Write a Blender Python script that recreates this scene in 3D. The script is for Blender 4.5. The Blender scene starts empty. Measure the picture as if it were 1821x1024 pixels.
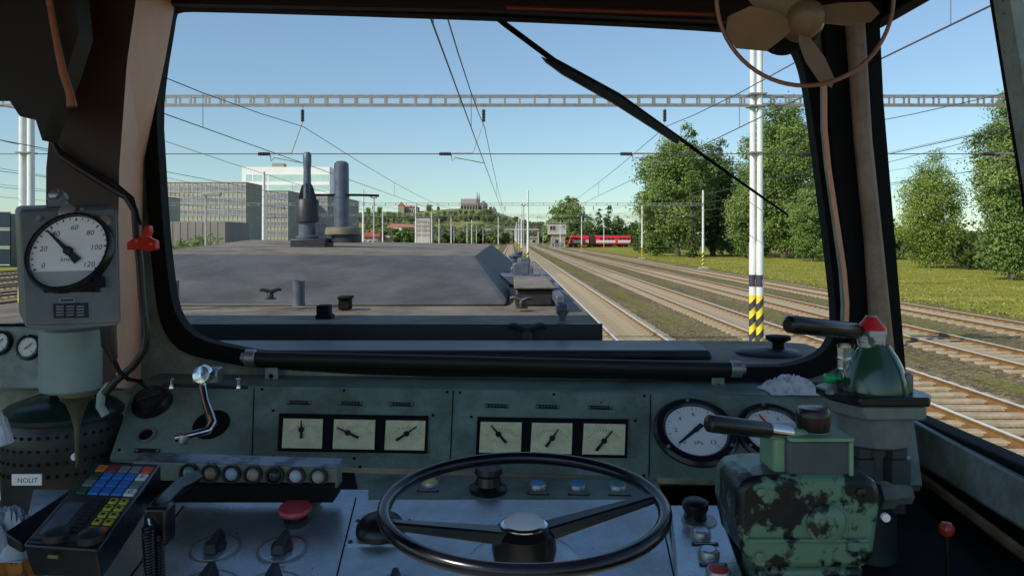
import bpy, bmesh, math, random
import numpy as np
from mathutils import Vector, Matrix
R = math.radians
random.seed(7)
S = bpy.context.scene
COL = S.collection
# ---------------------------------------------------------------- camera, sky, sun, exposure
F, CX, CY, HC = 1400.0, 910.5, 423.0, 3.05
cam = bpy.data.cameras.new('camera'); co = bpy.data.objects.new('camera', cam); COL.objects.link(co)
co.location = (0, 0, HC); co.rotation_euler = (R(90), 0, 0)
cam.sensor_width = 36; cam.lens = 36*F/1821; cam.shift_y = -89/1821; cam.clip_start = .05; cam.clip_end = 6000
S.camera = co
TO_SUN = Vector((-.72, -.50, .62)).normalized()
W = bpy.data.worlds.new('World'); S.world = W; W.use_nodes = True
nt = W.node_tree; bg = nt.nodes['Background']
sk = nt.nodes.new('ShaderNodeTexSky'); sk.sky_type = 'NISHITA'; sk.sun_disc = False
sk.sun_elevation = math.asin(TO_SUN.z); sk.sun_rotation = math.atan2(TO_SUN.x, TO_SUN.y) % (2*math.pi)
sk.air_density = 1.0; sk.dust_density = 0.05; sk.ozone_density = 1.6; sk.altitude = 100
tcw = nt.nodes.new('ShaderNodeTexCoord'); sxw = nt.nodes.new('ShaderNodeSeparateXYZ'); nt.links.new(tcw.outputs['Generated'], sxw.inputs[0])
rw = nt.nodes.new('ShaderNodeValToRGB'); nt.links.new(sxw.outputs[2], rw.inputs[0]); e_ = rw.color_ramp.elements    # clearer, greener air near the horizon
e_.new(.5); e_.new(.6)
for i_, (p_, c_) in enumerate(((0, (.57, .73, .78)), (.10, (.75, .83, .86)), (.27, (.96, 1, 1)), (1, (1, 1, 1)))): e_[i_].position = p_; e_[i_].color = (*c_, 1)
xw = nt.nodes.new('ShaderNodeMix'); xw.data_type = 'RGBA'; xw.blend_type = 'MULTIPLY'; xw.inputs[0].default_value = 1
nt.links.new(sk.outputs[0], xw.inputs[6]); nt.links.new(rw.outputs[0], xw.inputs[7]); nt.links.new(xw.outputs[2], bg.inputs[0]); bg.inputs[1].default_value = .145
sl = bpy.data.lights.new('sun', 'SUN'); sl.energy = 4.2; sl.angle = R(.5); sl.color = (1, .92, .78)
so = bpy.data.objects.new('sun', sl); COL.objects.link(so); so.rotation_euler = TO_SUN.to_track_quat('Z', 'Y').to_euler()
S.view_settings.view_transform = 'Standard'; S.view_settings.look = 'None'
S.view_settings.exposure = 0.0; S.view_settings.gamma = 1
S.render.engine = 'CYCLES'; S.cycles.use_denoising = True; S.cycles.max_bounces = 8
S.cycles.transparent_max_bounces = 24; S.cycles.sample_clamp_indirect = 4

# ---------------------------------------------------------------- helpers
def P(u, v, d):
    return Vector(((u-CX)*d/F, d, HC-(v-CY)*d/F))
def V(*a): return Vector(a)
class MB:
    def __init__(s): s.v = []; s.f = []; s.mi = []
    def add(s, vs, fs, m=0):
        k = len(s.v); s.v += [tuple(x) for x in vs]; s.f += [tuple(i+k for i in f) for f in fs]; s.mi += [m]*len(fs); return s
    def prism(s, pts, vec, m=0):
        n = len(pts); vec = Vector(vec); a = [Vector(p) for p in pts]; b = [p+vec for p in a]
        return s.add(a+b, [tuple(range(n)), tuple(range(2*n-1, n-1, -1))]+[(i, i+n, (i+1) % n+n, (i+1) % n) for i in range(n)], m)
    def hexa(s, a, b, m=0):      # two quads, 4+4 points
        return s.add(list(a)+list(b), [(0, 1, 2, 3), (7, 6, 5, 4)]+[(i, i+4, (i+1) % 4+4, (i+1) % 4) for i in range(4)], m)
    def box(s, c, size, m=0, rot=None):
        c = Vector(c); h = Vector(size)/2; r = rot or Matrix.Identity(3)
        q = [c+r@Vector((x*h.x, y*h.y, z*h.z)) for z in (-1, 1) for x, y in ((-1, -1), (1, -1), (1, 1), (-1, 1))]
        return s.hexa(q[:4], q[4:], m)
    def pbox(s, u0, v0, u1, v1, d, dep, m=0):
        a = P(u0, v0, d); b = P(u1, v1, d)
        return s.box(((a.x+b.x)/2, d+dep/2, (a.z+b.z)/2), (abs(b.x-a.x), dep, abs(a.z-b.z)), m)
    def tube(s, pts, r, n=8, m=0, closed=False):
        pts = [Vector(p) for p in pts]; k = len(pts); rr = r if isinstance(r, (list, tuple)) else [r]*k
        vs = []; ref = None
        for i, p in enumerate(pts):
            if closed: t = pts[(i+1) % k]-pts[i-1]
            else: t = pts[min(i+1, k-1)]-pts[max(i-1, 0)]
            t.normalize()
            if ref is None: ref = t.cross(Vector((0, 0, 1)) if abs(t.z) < .9 else Vector((1, 0, 0))).normalized()
            ref = (ref-t*ref.dot(t)).normalized(); bi = t.cross(ref)
            for j in range(n):
                a = 2*math.pi*j/n; vs.append(p+(ref*math.cos(a)+bi*math.sin(a))*rr[i])
        fs = []
        for i in range(k if closed else k-1):
            i2 = (i+1) % k
            for j in range(n): fs.append((i*n+j, i*n+(j+1) % n, i2*n+(j+1) % n, i2*n+j))
        if not closed: fs += [tuple(range(n-1, -1, -1)), tuple(range((k-1)*n, k*n))]
        return s.add(vs, fs, m)
    def lathe(s, c, axis, prof, n=24, m=0, sq=1.0, ref=None):     # prof [(r, h)...]
        c = Vector(c); ax = Vector(axis).normalized()
        ref = Vector(ref) if ref else ax.cross(Vector((0, 0, 1)) if abs(ax.z) < .9 else Vector((0, 1, 0)))
        ref = (ref-ax*ref.dot(ax)).normalized(); bi = ax.cross(ref)
        vs = []
        for r, h in prof:
            for j in range(n):
                a = 2*math.pi*j/n; vs.append(c+ax*h+(ref*math.cos(a)*sq+bi*math.sin(a))*max(r, 1e-5))
        fs = [(i*n+j, i*n+(j+1) % n, (i+1)*n+(j+1) % n, (i+1)*n+j) for i in range(len(prof)-1) for j in range(n)]
        fs += [tuple(range(n-1, -1, -1)), tuple(range((len(prof)-1)*n, len(prof)*n))]
        return s.add(vs, fs, m)
    def text(s, txt, o, ex, ey, size, m=0, lift=0, center=True):
        vs, fs, w = text_mesh(txt); ex = Vector(ex).normalized(); ey = Vector(ey).normalized(); n = ex.cross(ey)
        off = w/2 if center else 0
        return s.add([Vector(o)+ex*(x-off)*size+ey*(y-(.35 if center else 0))*size+n*lift for x, y in vs], fs, m)
    def quads(s, arr, m=0):     # numpy (k,4,3)
        k = len(s.v); n = len(arr); s.v += [tuple(x) for x in arr.reshape(-1, 3).tolist()]
        s.f += [(k+4*i, k+4*i+1, k+4*i+2, k+4*i+3) for i in range(n)]; s.mi += [m]*n; return s
_tc = {}
def text_mesh(t):
    if t not in _tc:
        c = bpy.data.curves.new('t', 'FONT'); c.body = t; c.resolution_u = 2
        o = bpy.data.objects.new('t', c); COL.objects.link(o)
        dg = bpy.context.evaluated_depsgraph_get(); me = bpy.data.meshes.new_from_object(o.evaluated_get(dg))
        vs = [(v.co.x, v.co.y) for v in me.vertices]; fs = [tuple(p.vertices) for p in me.polygons]
        bpy.data.objects.remove(o); bpy.data.curves.remove(c); bpy.data.meshes.remove(me)
        _tc[t] = (vs, fs, max((v[0] for v in vs), default=0))
    return _tc[t]
WL = {}
def obj(name, mb, mats, parent=None, base=None, bevel=0, smooth=True, recalc=True, label=None):
    b = WL[parent.name] if parent else (Vector(base) if base is not None else None)
    if b is None:
        xs = np.array(mb.v); b = Vector(((xs[:, 0].min()+xs[:, 0].max())/2, (xs[:, 1].min()+xs[:, 1].max())/2, xs[:, 2].min()))
    me = bpy.data.meshes.new(name)
    arr = (np.array(mb.v)-np.array(b)).tolist()
    me.from_pydata(arr, [], mb.f)
    for m in (mats if isinstance(mats, (list, tuple)) else [mats]): me.materials.append(m)
    me.polygons.foreach_set('material_index', mb.mi)
    if recalc:
        bm = bmesh.new(); bm.from_mesh(me); bmesh.ops.recalc_face_normals(bm, faces=bm.faces); bm.to_mesh(me); bm.free()
    if smooth:
        me.polygons.foreach_set('use_smooth', [True]*len(me.polygons)); me.set_sharp_from_angle(angle=R(38))
    o = bpy.data.objects.new(name, me); COL.objects.link(o)
    if parent: o.parent = parent; WL[o.name] = b
    else: o.location = b; WL[o.name] = b
    if bevel:
        md = o.modifiers.new('bevel', 'BEVEL'); md.width = bevel; md.segments = 2; md.limit_method = 'ANGLE'; md.angle_limit = R(40)
    if label: o['label'] = label
    return o
def tag(o, label, cat, group=None, kind=None):
    if label: o['label'] = label
    if cat: o['category'] = cat
    if group: o['group'] = group
    if kind: o['kind'] = kind
    return o
def thing(name, label, cat, loc, group=None):
    o = bpy.data.objects.new(name, None); COL.objects.link(o); o.location = loc; o.empty_display_size = .1
    WL[o.name] = Vector(loc); return tag(o, label, cat, group)
def struct(name, mb, mats, **k):
    o = obj(name, mb, mats, **k); o['kind'] = 'structure'; return o
def dup(o, loc=None, label=None, scale=None, rz=None):
    c = o.copy(); COL.objects.link(c)
    if loc is not None: c.location = loc
    if label: c['label'] = label
    if scale: c.scale = scale if isinstance(scale, (tuple, list)) else (scale,)*3
    if rz is not None: c.rotation_euler = (0, 0, rz)
    for ch in o.children:
        d = ch.copy(); COL.objects.link(d); d.parent = c
        for g in ch.children: e = g.copy(); COL.objects.link(e); e.parent = d
    return c
class Pl:       # a plane given by three points, hit by the line of sight to a photo point
    def __init__(s, a, b, c):
        s.o = a; s.n = (b-a).cross(c-a).normalized()
        if s.n.dot(Vector((0, 0, HC))-a) < 0: s.n.negate()
        s.ex = (b-a).normalized(); s.ey = s.n.cross(s.ex)
    def h(s, u, v, lift=0):
        c = Vector((0, 0, HC)); d = P(u, v, 1)-c
        return c+d*((s.o-c).dot(s.n)/d.dot(s.n))+s.n*lift
    def poly(s, mb, px, lift, th, m=0):
        return mb.prism([s.h(u, v, lift) for u, v in px], s.n*th, m)
    def rect(s, mb, c, w, h, lift, th, m=0, ang=0):
        ex = s.ex*math.cos(ang)+s.ey*math.sin(ang); ey = s.n.cross(ex); c = c+s.n*lift
        return mb.prism([c-ex*w/2-ey*h/2, c+ex*w/2-ey*h/2, c+ex*w/2+ey*h/2, c-ex*w/2+ey*h/2], s.n*th, m)
    def needle(s, mb, u0, v0, u1, v1, lift, w0, w1, m=0):
        a = s.h(u0, v0, lift); b = s.h(u1, v1, lift); t = (b-a).normalized(); q = s.n.cross(t)
        return mb.prism([a-q*w0/2, a+q*w0/2, b+q*w1/2, b-q*w1/2], s.n*.0012, m)
def plate_hole(mb, outer, holes, vec, m=0):
    bm = bmesh.new(); edges = []
    for loop in [outer]+holes:
        vs = [bm.verts.new(p) for p in loop]
        edges += [bm.edges.new((vs[i], vs[(i+1) % len(vs)])) for i in range(len(vs))]
    bmesh.ops.triangle_fill(bm, use_beauty=True, edges=edges)
    bm.verts.ensure_lookup_table(); bm.verts.index_update()
    v0 = [v.co.copy() for v in bm.verts]; f0 = [tuple(v.index for v in f.verts) for f in bm.faces]
    bed = [(e.verts[0].index, e.verts[1].index) for e in bm.edges if len(e.link_faces) == 1]; bm.free()
    n = len(v0); vec = Vector(vec)
    mb.add(v0+[v+vec for v in v0], f0+[tuple(i+n for i in reversed(f)) for f in f0]+[(a, b, b+n, a+n) for a, b in bed], m)
def smooth_loop(pts, it=2):
    for _ in range(it):
        q = []
        for i in range(len(pts)):
            a = pts[i]; b = pts[(i+1) % len(pts)]
            q += [(a[0]*.75+b[0]*.25, a[1]*.75+b[1]*.25), (a[0]*.25+b[0]*.75, a[1]*.25+b[1]*.75)]
        pts = q
    return pts
def arc(n, f): return [f(2*math.pi*i/n) for i in range(n)]

# ---------------------------------------------------------------- materials
def nodes(m): return m.node_tree.nodes, m.node_tree.links
def M(name, col, rough=.6, metal=0, var=.2, scale=12, bump=0, bscale=60, col2=None, lo=.45, hi=.6, spec=.5, stretch=None, dist=.004, chip=None, cscale=40, cthr=.64, grime=0):
    m = bpy.data.materials.new(name); m.use_nodes = True; N, L = nodes(m); b = N['Principled BSDF']
    tc = N.new('ShaderNodeTexCoord'); mp = N.new('ShaderNodeMapping'); L.new(tc.outputs['Object'], mp.inputs[0])
    if stretch: mp.inputs['Scale'].default_value = stretch
    nz = N.new('ShaderNodeTexNoise'); nz.inputs['Scale'].default_value = scale; nz.inputs['Detail'].default_value = 6; nz.inputs['Roughness'].default_value = .62
    L.new(mp.outputs[0], nz.inputs['Vector'])
    rp = N.new('ShaderNodeValToRGB'); L.new(nz.outputs['Fac'], rp.inputs[0])
    if col2 is None:
        c1 = tuple(c*(1-var) for c in col); c2 = tuple(min(1, c*(1+var)) for c in col); rp.color_ramp.elements[0].position = .3; rp.color_ramp.elements[1].position = .7
    else:
        c1, c2 = col, col2; rp.color_ramp.elements[0].position = lo; rp.color_ramp.elements[1].position = hi
    rp.color_ramp.elements[0].color = (*c1, 1); rp.color_ramp.elements[1].color = (*c2, 1)
    out = rp.outputs[0]
    if grime:       # large soft dirty patches, rubbed in
        n4 = N.new('ShaderNodeTexNoise'); n4.inputs['Scale'].default_value = 4.5; n4.inputs['Detail'].default_value = 9; n4.inputs['Roughness'].default_value = .75; L.new(mp.outputs[0], n4.inputs['Vector'])
        r4 = N.new('ShaderNodeValToRGB'); L.new(n4.outputs['Fac'], r4.inputs[0]); r4.color_ramp.elements[0].position = .40; r4.color_ramp.elements[1].position = .56
        g_ = 1-grime; r4.color_ramp.elements[0].color = (g_*.95, g_*.88, g_*.78, 1); r4.color_ramp.elements[1].color = (1, 1, 1, 1)
        m4 = N.new('ShaderNodeMix'); m4.data_type = 'RGBA'; m4.blend_type = 'MULTIPLY'; m4.inputs[0].default_value = 1; L.new(out, m4.inputs[6]); L.new(r4.outputs[0], m4.inputs[7]); out = m4.outputs[2]
    if chip:        # small chips and scratches in the paint
        n3 = N.new('ShaderNodeTexNoise'); n3.inputs['Scale'].default_value = cscale; n3.inputs['Detail'].default_value = 7; n3.inputs['Roughness'].default_value = .7; L.new(mp.outputs[0], n3.inputs['Vector'])
        r3 = N.new('ShaderNodeMapRange'); L.new(n3.outputs['Fac'], r3.inputs[0]); r3.inputs[1].default_value = cthr; r3.inputs[2].default_value = cthr+.02
        m3 = N.new('ShaderNodeMix'); m3.data_type = 'RGBA'; L.new(r3.outputs[0], m3.inputs[0]); L.new(out, m3.inputs[6]); m3.inputs[7].default_value = (*chip, 1); out = m3.outputs[2]
    L.new(out, b.inputs['Base Color'])
    b.inputs['Metallic'].default_value = metal; b.inputs['Specular IOR Level'].default_value = spec
    mr = N.new('ShaderNodeMapRange'); mr.inputs[3].default_value = max(.02, rough-.1); mr.inputs[4].default_value = min(1, rough+.12)
    L.new(nz.outputs['Fac'], mr.inputs[0]); L.new(mr.outputs[0], b.inputs['Roughness'])
    if bump:
        n2 = N.new('ShaderNodeTexNoise'); n2.inputs['Scale'].default_value = bscale; n2.inputs['Detail'].default_value = 3; L.new(mp.outputs[0], n2.inputs['Vector'])
        bp = N.new('ShaderNodeBump'); bp.inputs['Strength'].default_value = bump; bp.inputs['Distance'].default_value = dist
        L.new(n2.outputs['Fac'], bp.inputs['Height']); L.new(bp.outputs[0], b.inputs['Normal'])
    return m
def leafmat(name, c1, c2, scale=.25, trans=.25):
    m = bpy.data.materials.new(name); m.use_nodes = True; N, L = nodes(m); b = N['Principled BSDF']
    tc = N.new('ShaderNodeTexCoord'); nz = N.new('ShaderNodeTexNoise'); nz.inputs['Scale'].default_value = scale; nz.inputs['Detail'].default_value = 8; nz.inputs['Roughness'].default_value = .8
    L.new(tc.outputs['Object'], nz.inputs['Vector']); rp = N.new('ShaderNodeValToRGB'); L.new(nz.outputs['Fac'], rp.inputs[0])
    rp.color_ramp.elements[0].position = .35; rp.color_ramp.elements[1].position = .65
    rp.color_ramp.elements[0].color = (*c1, 1); rp.color_ramp.elements[1].color = (*c2, 1)
    L.new(rp.outputs[0], b.inputs['Base Color']); b.inputs['Roughness'].default_value = .55; b.inputs['Specular IOR Level'].default_value = .3
    tr = N.new('ShaderNodeBsdfTranslucent'); L.new(rp.outputs[0], tr.inputs[0]); mx = N.new('ShaderNodeMixShader'); mx.inputs[0].default_value = trans
    L.new(b.outputs[0], mx.inputs[1]); L.new(tr.outputs[0], mx.inputs[2]); L.new(mx.outputs[0], N['Material Output'].inputs[0]); return m
def glassmat(name, col):
    m = bpy.data.materials.new(name); m.use_nodes = True; N, L = nodes(m); t = N.new('ShaderNodeBsdfTransparent'); t.inputs[0].default_value = (*col, 1)
    L.new(t.outputs[0], N['Material Output'].inputs[0]); N.remove(N['Principled BSDF']); return m

m_white = M('white_pole_paint', (.78, .79, .76), .45, var=.08, scale=3)
m_yel = M('yellow_paint', (.85, .68, .05), .5, var=.08)
m_dgrey = M('dark_band_paint', (.05, .045, .06), .6)
m_galv = M('galvanised_steel', (.30, .29, .26), .5, .35, var=.2, scale=5)
m_ins = M('dark_insulator', (.035, .03, .03), .35)
m_wire = M('wire_metal', (.12, .12, .12), .5, .5)
m_railtop = M('polished_rail', (.88, .87, .84), .4, .25, var=.08, scale=3)
m_rail = M('rusty_rail', (.22, .115, .035), .8, var=.25, scale=6)
m_sleep = M('concrete_sleeper', (.43, .345, .225), .9, var=.25, scale=4, bump=.4, bscale=20)
m_conc = M('pale_concrete', (.45, .44, .40), .85, var=.15, scale=3)
m_trunk = M('bark', (.11, .08, .055), .9, var=.4, scale=6, bump=.6, bscale=8)
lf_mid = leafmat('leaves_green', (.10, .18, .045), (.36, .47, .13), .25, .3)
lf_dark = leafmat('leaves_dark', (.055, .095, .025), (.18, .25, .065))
lf_light = leafmat('leaves_light', (.15, .23, .04), (.36, .45, .09))
lf_far = leafmat('leaves_far', (.13, .18, .065), (.30, .36, .14), .12)

# ground: ballast field, moss between the tracks, grass past the last track
def ground_mat():
    m = bpy.data.materials.new('ballast_and_grass'); m.use_nodes = True; N, L = nodes(m); b = N['Principled BSDF']
    g = N.new('ShaderNodeNewGeometry'); sx = N.new('ShaderNodeSeparateXYZ'); L.new(g.outputs['Position'], sx.inputs[0])
    def mt(op, a, c=None, d=None):
        n = N.new('ShaderNodeMath'); n.operation = op
        for i, x in enumerate((a, c, d)):
            if x is None: continue
            if isinstance(x, (int, float)): n.inputs[i].default_value = x
            else: L.new(x, n.inputs[i])
        return n.outputs[0]
    def noise(sc, det=5, ro=.6, st=None):
        n = N.new('ShaderNodeTexNoise'); n.inputs['Scale'].default_value = sc; n.inputs['Detail'].default_value = det; n.inputs['Roughness'].default_value = ro
        if st:
            mp = N.new('ShaderNodeMapping'); mp.inputs['Scale'].default_value = st; L.new(g.outputs['Position'], mp.inputs[0]); L.new(mp.outputs[0], n.inputs['Vector'])
        else: L.new(g.outputs['Position'], n.inputs['Vector'])
        return n.outputs['Fac']
    def ramp(f, *st):
        r = N.new('ShaderNodeValToRGB'); L.new(f, r.inputs[0]); e = r.color_ramp.elements
        while len(e) < len(st): e.new(.5)
        for i, (p, c) in enumerate(st): e[i].position = p; e[i].color = (*c, 1) if isinstance(c, tuple) else (c, c, c, 1)
        return r.outputs[0]
    def mix(f, a, c):
        n = N.new('ShaderNodeMix'); n.data_type = 'RGBA'; L.new(f, n.inputs[0]); L.new(a, n.inputs[6]); L.new(c, n.inputs[7]); return n.outputs[2]
    vo = N.new('ShaderNodeTexVoronoi'); vo.inputs['Scale'].default_value = 13; L.new(g.outputs['Position'], vo.inputs['Vector'])
    v2 = N.new('ShaderNodeSeparateColor'); L.new(vo.outputs['Color'], v2.inputs[0])
    stones = ramp(v2.outputs[0], (0, (.09, .066, .036)), (.5, (.205, .165, .095)), (1, (.38, .315, .20)))
    big = ramp(noise(.5, 5, .6, (1, .25, 1)), (.35, (.72, .70, .60)), (.65, (1.08, 1.03, .92)))
    mm = N.new('ShaderNodeMix'); mm.data_type = 'RGBA'; mm.blend_type = 'MULTIPLY'; mm.inputs[0].default_value = 1; L.new(stones, mm.inputs[6]); L.new(big, mm.inputs[7])
    # distance from the middle of the gap between tracks (tracks every 4.6 m, one at -0.7)
    x = mt('ADD', sx.outputs[0], 46.7+2.3); fr = mt('MODULO', x, 4.6); d = mt('ABSOLUTE', mt('SUBTRACT', fr, 4.6*.0)); 
    dd = mt('MINIMUM', d, mt('SUBTRACT', 4.6, d))        # 0 in the middle of the gap
    moss = mt('MULTIPLY', mt('LESS_THAN', mt('ADD', dd, mt('MULTIPLY', noise(1.1, 6, .7, (1, .5, 1)), 1.7)), 1.2), ramp(noise(.07, 3), (.38, 0.), (.5, .8)))
    mcol = ramp(noise(4, 6, .8), (.3, (.13, .135, .025)), (.7, (.26, .24, .06)))
    c1 = mix(moss, mm.outputs[2], mcol)
    # four foot (between the rails): lighter, dusty
    rr = N.new('ShaderNodeMapRange'); rr.interpolation_type = 'SMOOTHSTEP'; L.new(dd, rr.inputs[0]); rr.inputs[1].default_value = 1.35; rr.inputs[2].default_value = 1.75; rr.inputs[3].default_value = 0; rr.inputs[4].default_value = .75
    dust = ramp(v2.outputs[1], (0, (.085, .06, .033)), (1, (.25, .185, .105)))
    c1 = mix(rr.outputs[0], c1, dust)
    edge = mt('ADD', sx.outputs[0], mt('MULTIPLY', mt('SUBTRACT', noise(.6, 8, .75), .5), 5.0))
    isg = mt('MAXIMUM', mt('GREATER_THAN', edge, 21.0), mt('LESS_THAN', edge, -49.5))
    gm = N.new('ShaderNodeMix'); gm.data_type = 'RGBA'; gm.blend_type = 'MULTIPLY'; gm.inputs[0].default_value = 1
    ga = ramp(noise(.22, 6, .6, (1, 2.0, 1)), (.3, (.22, .25, .03)), (.5, (.37, .36, .05)), (.7, (.50, .43, .11)))
    gb = ramp(noise(1.6, 9, .85, (.35, 1.3, 1)), (.32, .42), (.66, 1.1)); L.new(ga, gm.inputs[6]); L.new(gb, gm.inputs[7])
    L.new(mix(isg, c1, gm.outputs[2]), b.inputs['Base Color']); b.inputs['Roughness'].default_value = .95; b.inputs['Specular IOR Level'].default_value = .15
    bp = N.new('ShaderNodeBump'); bp.inputs['Strength'].default_value = .9; bp.inputs['Distance'].default_value = .04
    L.new(vo.outputs['Distance'], bp.inputs['Height']); L.new(bp.outputs[0], b.inputs['Normal'])
    return m
GZ = -.17
mb = MB(); n = 24
mb.add([(-2500, -300, GZ), (2500, -300, GZ), (2500, 4000, GZ), (-2500, 4000, GZ)], [(0, 1, 2, 3)])
struct('ground', mb, ground_mat(), base=(0, 0, GZ))
rg_ = np.random.default_rng(5); k_ = 26000; yy = 14+rg_.random(k_)**1.6*130; xx = 20.4+rg_.random(k_)**1.7*(26+yy*.25)+rg_.normal(size=k_)*.5
an_ = rg_.uniform(0, 6.28, k_); hh_ = rg_.uniform(.03, .11, k_); ww_ = rg_.uniform(.03, .08, k_); c0 = np.stack([xx, yy, np.full(k_, GZ-.01)], 1)
e0_ = np.stack([np.cos(an_)*ww_, np.sin(an_)*ww_, np.zeros(k_)], 1); t0_ = np.stack([rg_.normal(size=k_)*.05, rg_.normal(size=k_)*.05, hh_], 1)
mb = MB(); mb.quads(np.stack([c0-e0_, c0+e0_, c0+e0_*.3+t0_, c0-e0_*.3+t0_], 1)); g_ = obj('grass', mb, leafmat('grass_blades', (.20, .22, .03), (.38, .36, .07), .15, .1), smooth=False, recalc=False, base=(0, 0, GZ)); tag(g_, 'rough grass growing beside the last track', 'grass', kind='stuff')

# ---------------------------------------------------------------- railway tracks
def sleeper_mb(x, ys):
    q = MB()
    for y in ys:
        dx = random.uniform(-.03, .03)
        q.box((x+dx, y, GZ+.02), (2.5, .26, .07))
    return q
TR = [(17.7, 16, 'fifth track right of the cab, next to the grass'), (13.1, 12, 'track beyond the striped pole, two short of the grass'), (8.5, 8, 'track just beyond the foot of the striped twin pole'),
      (3.9, 8, 'track beside the locomotive, ending at the bonnet edge'), (-.7, 55, 'track ahead of the bonnet that the locomotive runs on')]
for k in range(10): TR.append((-5.3-4.6*k, 20 if k else 60, ['first', 'second', 'third', 'fourth', 'fifth', 'sixth', 'seventh', 'eighth', 'ninth', 'tenth'][k]+' track left of the one under the bonnet'))
sl_me = None
for i, (x, y0, lab) in enumerate(TR):
    t = thing('railway_track', 'rusty '+lab, 'railway track', (x, y0, GZ), 'parallel railway tracks of the yard')
    for sx_ in (-1, 1):
        q = MB(); xr = x+sx_*.752; y1 = 470 if x < 10 else 420; ya = -15 if i < 5 else 5
        bow = lambda y: 0 if y < 330 else (y-330)**2*.0004
        q.box((xr, (ya+y1)/2, -.085), (.020, y1-ya, .12), 0); q.box((xr, (ya+y1)/2, -.147), (.13, y1-ya, .022), 0)
        q.box((xr, (ya+y1)/2, -.022), (.070, y1-ya, .036), 0); q.box((xr, (ya+y1)/2, -.0015), (.074, y1-ya, .006), 1)
        obj('rail', q, [m_rail, m_railtop], t)
    if i < 5:
        for j in range(100 if i != 4 else 60):
            y = y0+j*.62
            if j == 0: s0 = obj('sleeper', sleeper_mb(x, [y]), m_sleep, t, bevel=.01)
            else:
                c = s0.copy(); COL.objects.link(c); c.parent = t; c.location = (random.uniform(-.03, .03), j*.62, 0); c.rotation_euler = (0, 0, random.uniform(-.008, .008))
        ys = [y0+j*.62 for j in range(100 if i != 4 else 60, 520)]
    else: ys = [y0+j*.62 for j in range(380)]
    o = obj('more_sleepers', sleeper_mb(x, ys), m_sleep, t, smooth=False); o['kind'] = 'stuff'

# ---------------------------------------------------------------- gantries, poles, wires
def pole(q, x, y, h, r=.10, stripes=True, number=None, fancy=False):
    n = 16 if fancy else 8
    def seg(z0, z1, m, r0, r1): q.lathe((x, y, 0), (0, 0, 1), [(r0, z0), (r1, z1)], n, m)
    z1 = 2.9
    q.lathe((x, y, 0), (0, 0, 1), [(r, 1.55), (r, z1), (r*.88, z1+.08), (r*.78, h), (.02, h+.01)], n, 0)
    if stripes:
        # spiral yellow and dark bands round the foot
        zl = [GZ]+[GZ+.10+k*.195 for k in range(9)]; hs = 1.60
        for k in range(len(zl)):
            vs = []
            for z in (zl[k], zl[k+1] if k+1 < len(zl) else hs):
                for a in range(n):
                    an = 2*math.pi*a/n; zz_ = z+.11*math.cos(an) if GZ < z < hs else z; vs.append((x+math.cos(an)*r*1.02, y+math.sin(an)*r*1.02, min(max(zz_, GZ), hs)))
            q.add(vs, [(a, (a+1) % n, (a+1) % n+n, a+n) for a in range(n)], 1 if k % 2 else 2)
    else: q.lathe((x, y, 0), (0, 0, 1), [(r, GZ), (r, 1.4)], n, 0)
    if number:
        q.lathe((x, y, 0), (0, 0, 1), [(r*1.04, 1.82), (r*1.04, 2.12)], n, 2)
        for j, ch in enumerate(number): q.text(ch, (x+.045, y-r*1.04-.004+.009, 2.05-.095*j), (1, .25, 0), (0, 0, 1), .12, 0)
m_pole = [m_white, m_yel, m_dgrey, m_galv, m_ins]
CAR = {}
def ladder(q, y, x0, x1, z0, z1, step, th=.035):
    for yy in (y-.13, y+.13):
        q.box(((x0+x1)/2, yy, z0+th/2), (x1-x0, th*1.2, th)); q.box(((x0+x1)/2, yy, z1-th/2), (x1-x0, th*1.2, th))
        x = x0
        while x < x1: q.box((x, yy, (z0+z1)/2), (th*1.3, th*.8, z1-z0-2*th)); x += step
TX = [17.7, 13.1, 8.5, 3.9, -.7, -5.3, -9.9, -14.5, -19.1, -23.7]
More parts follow.
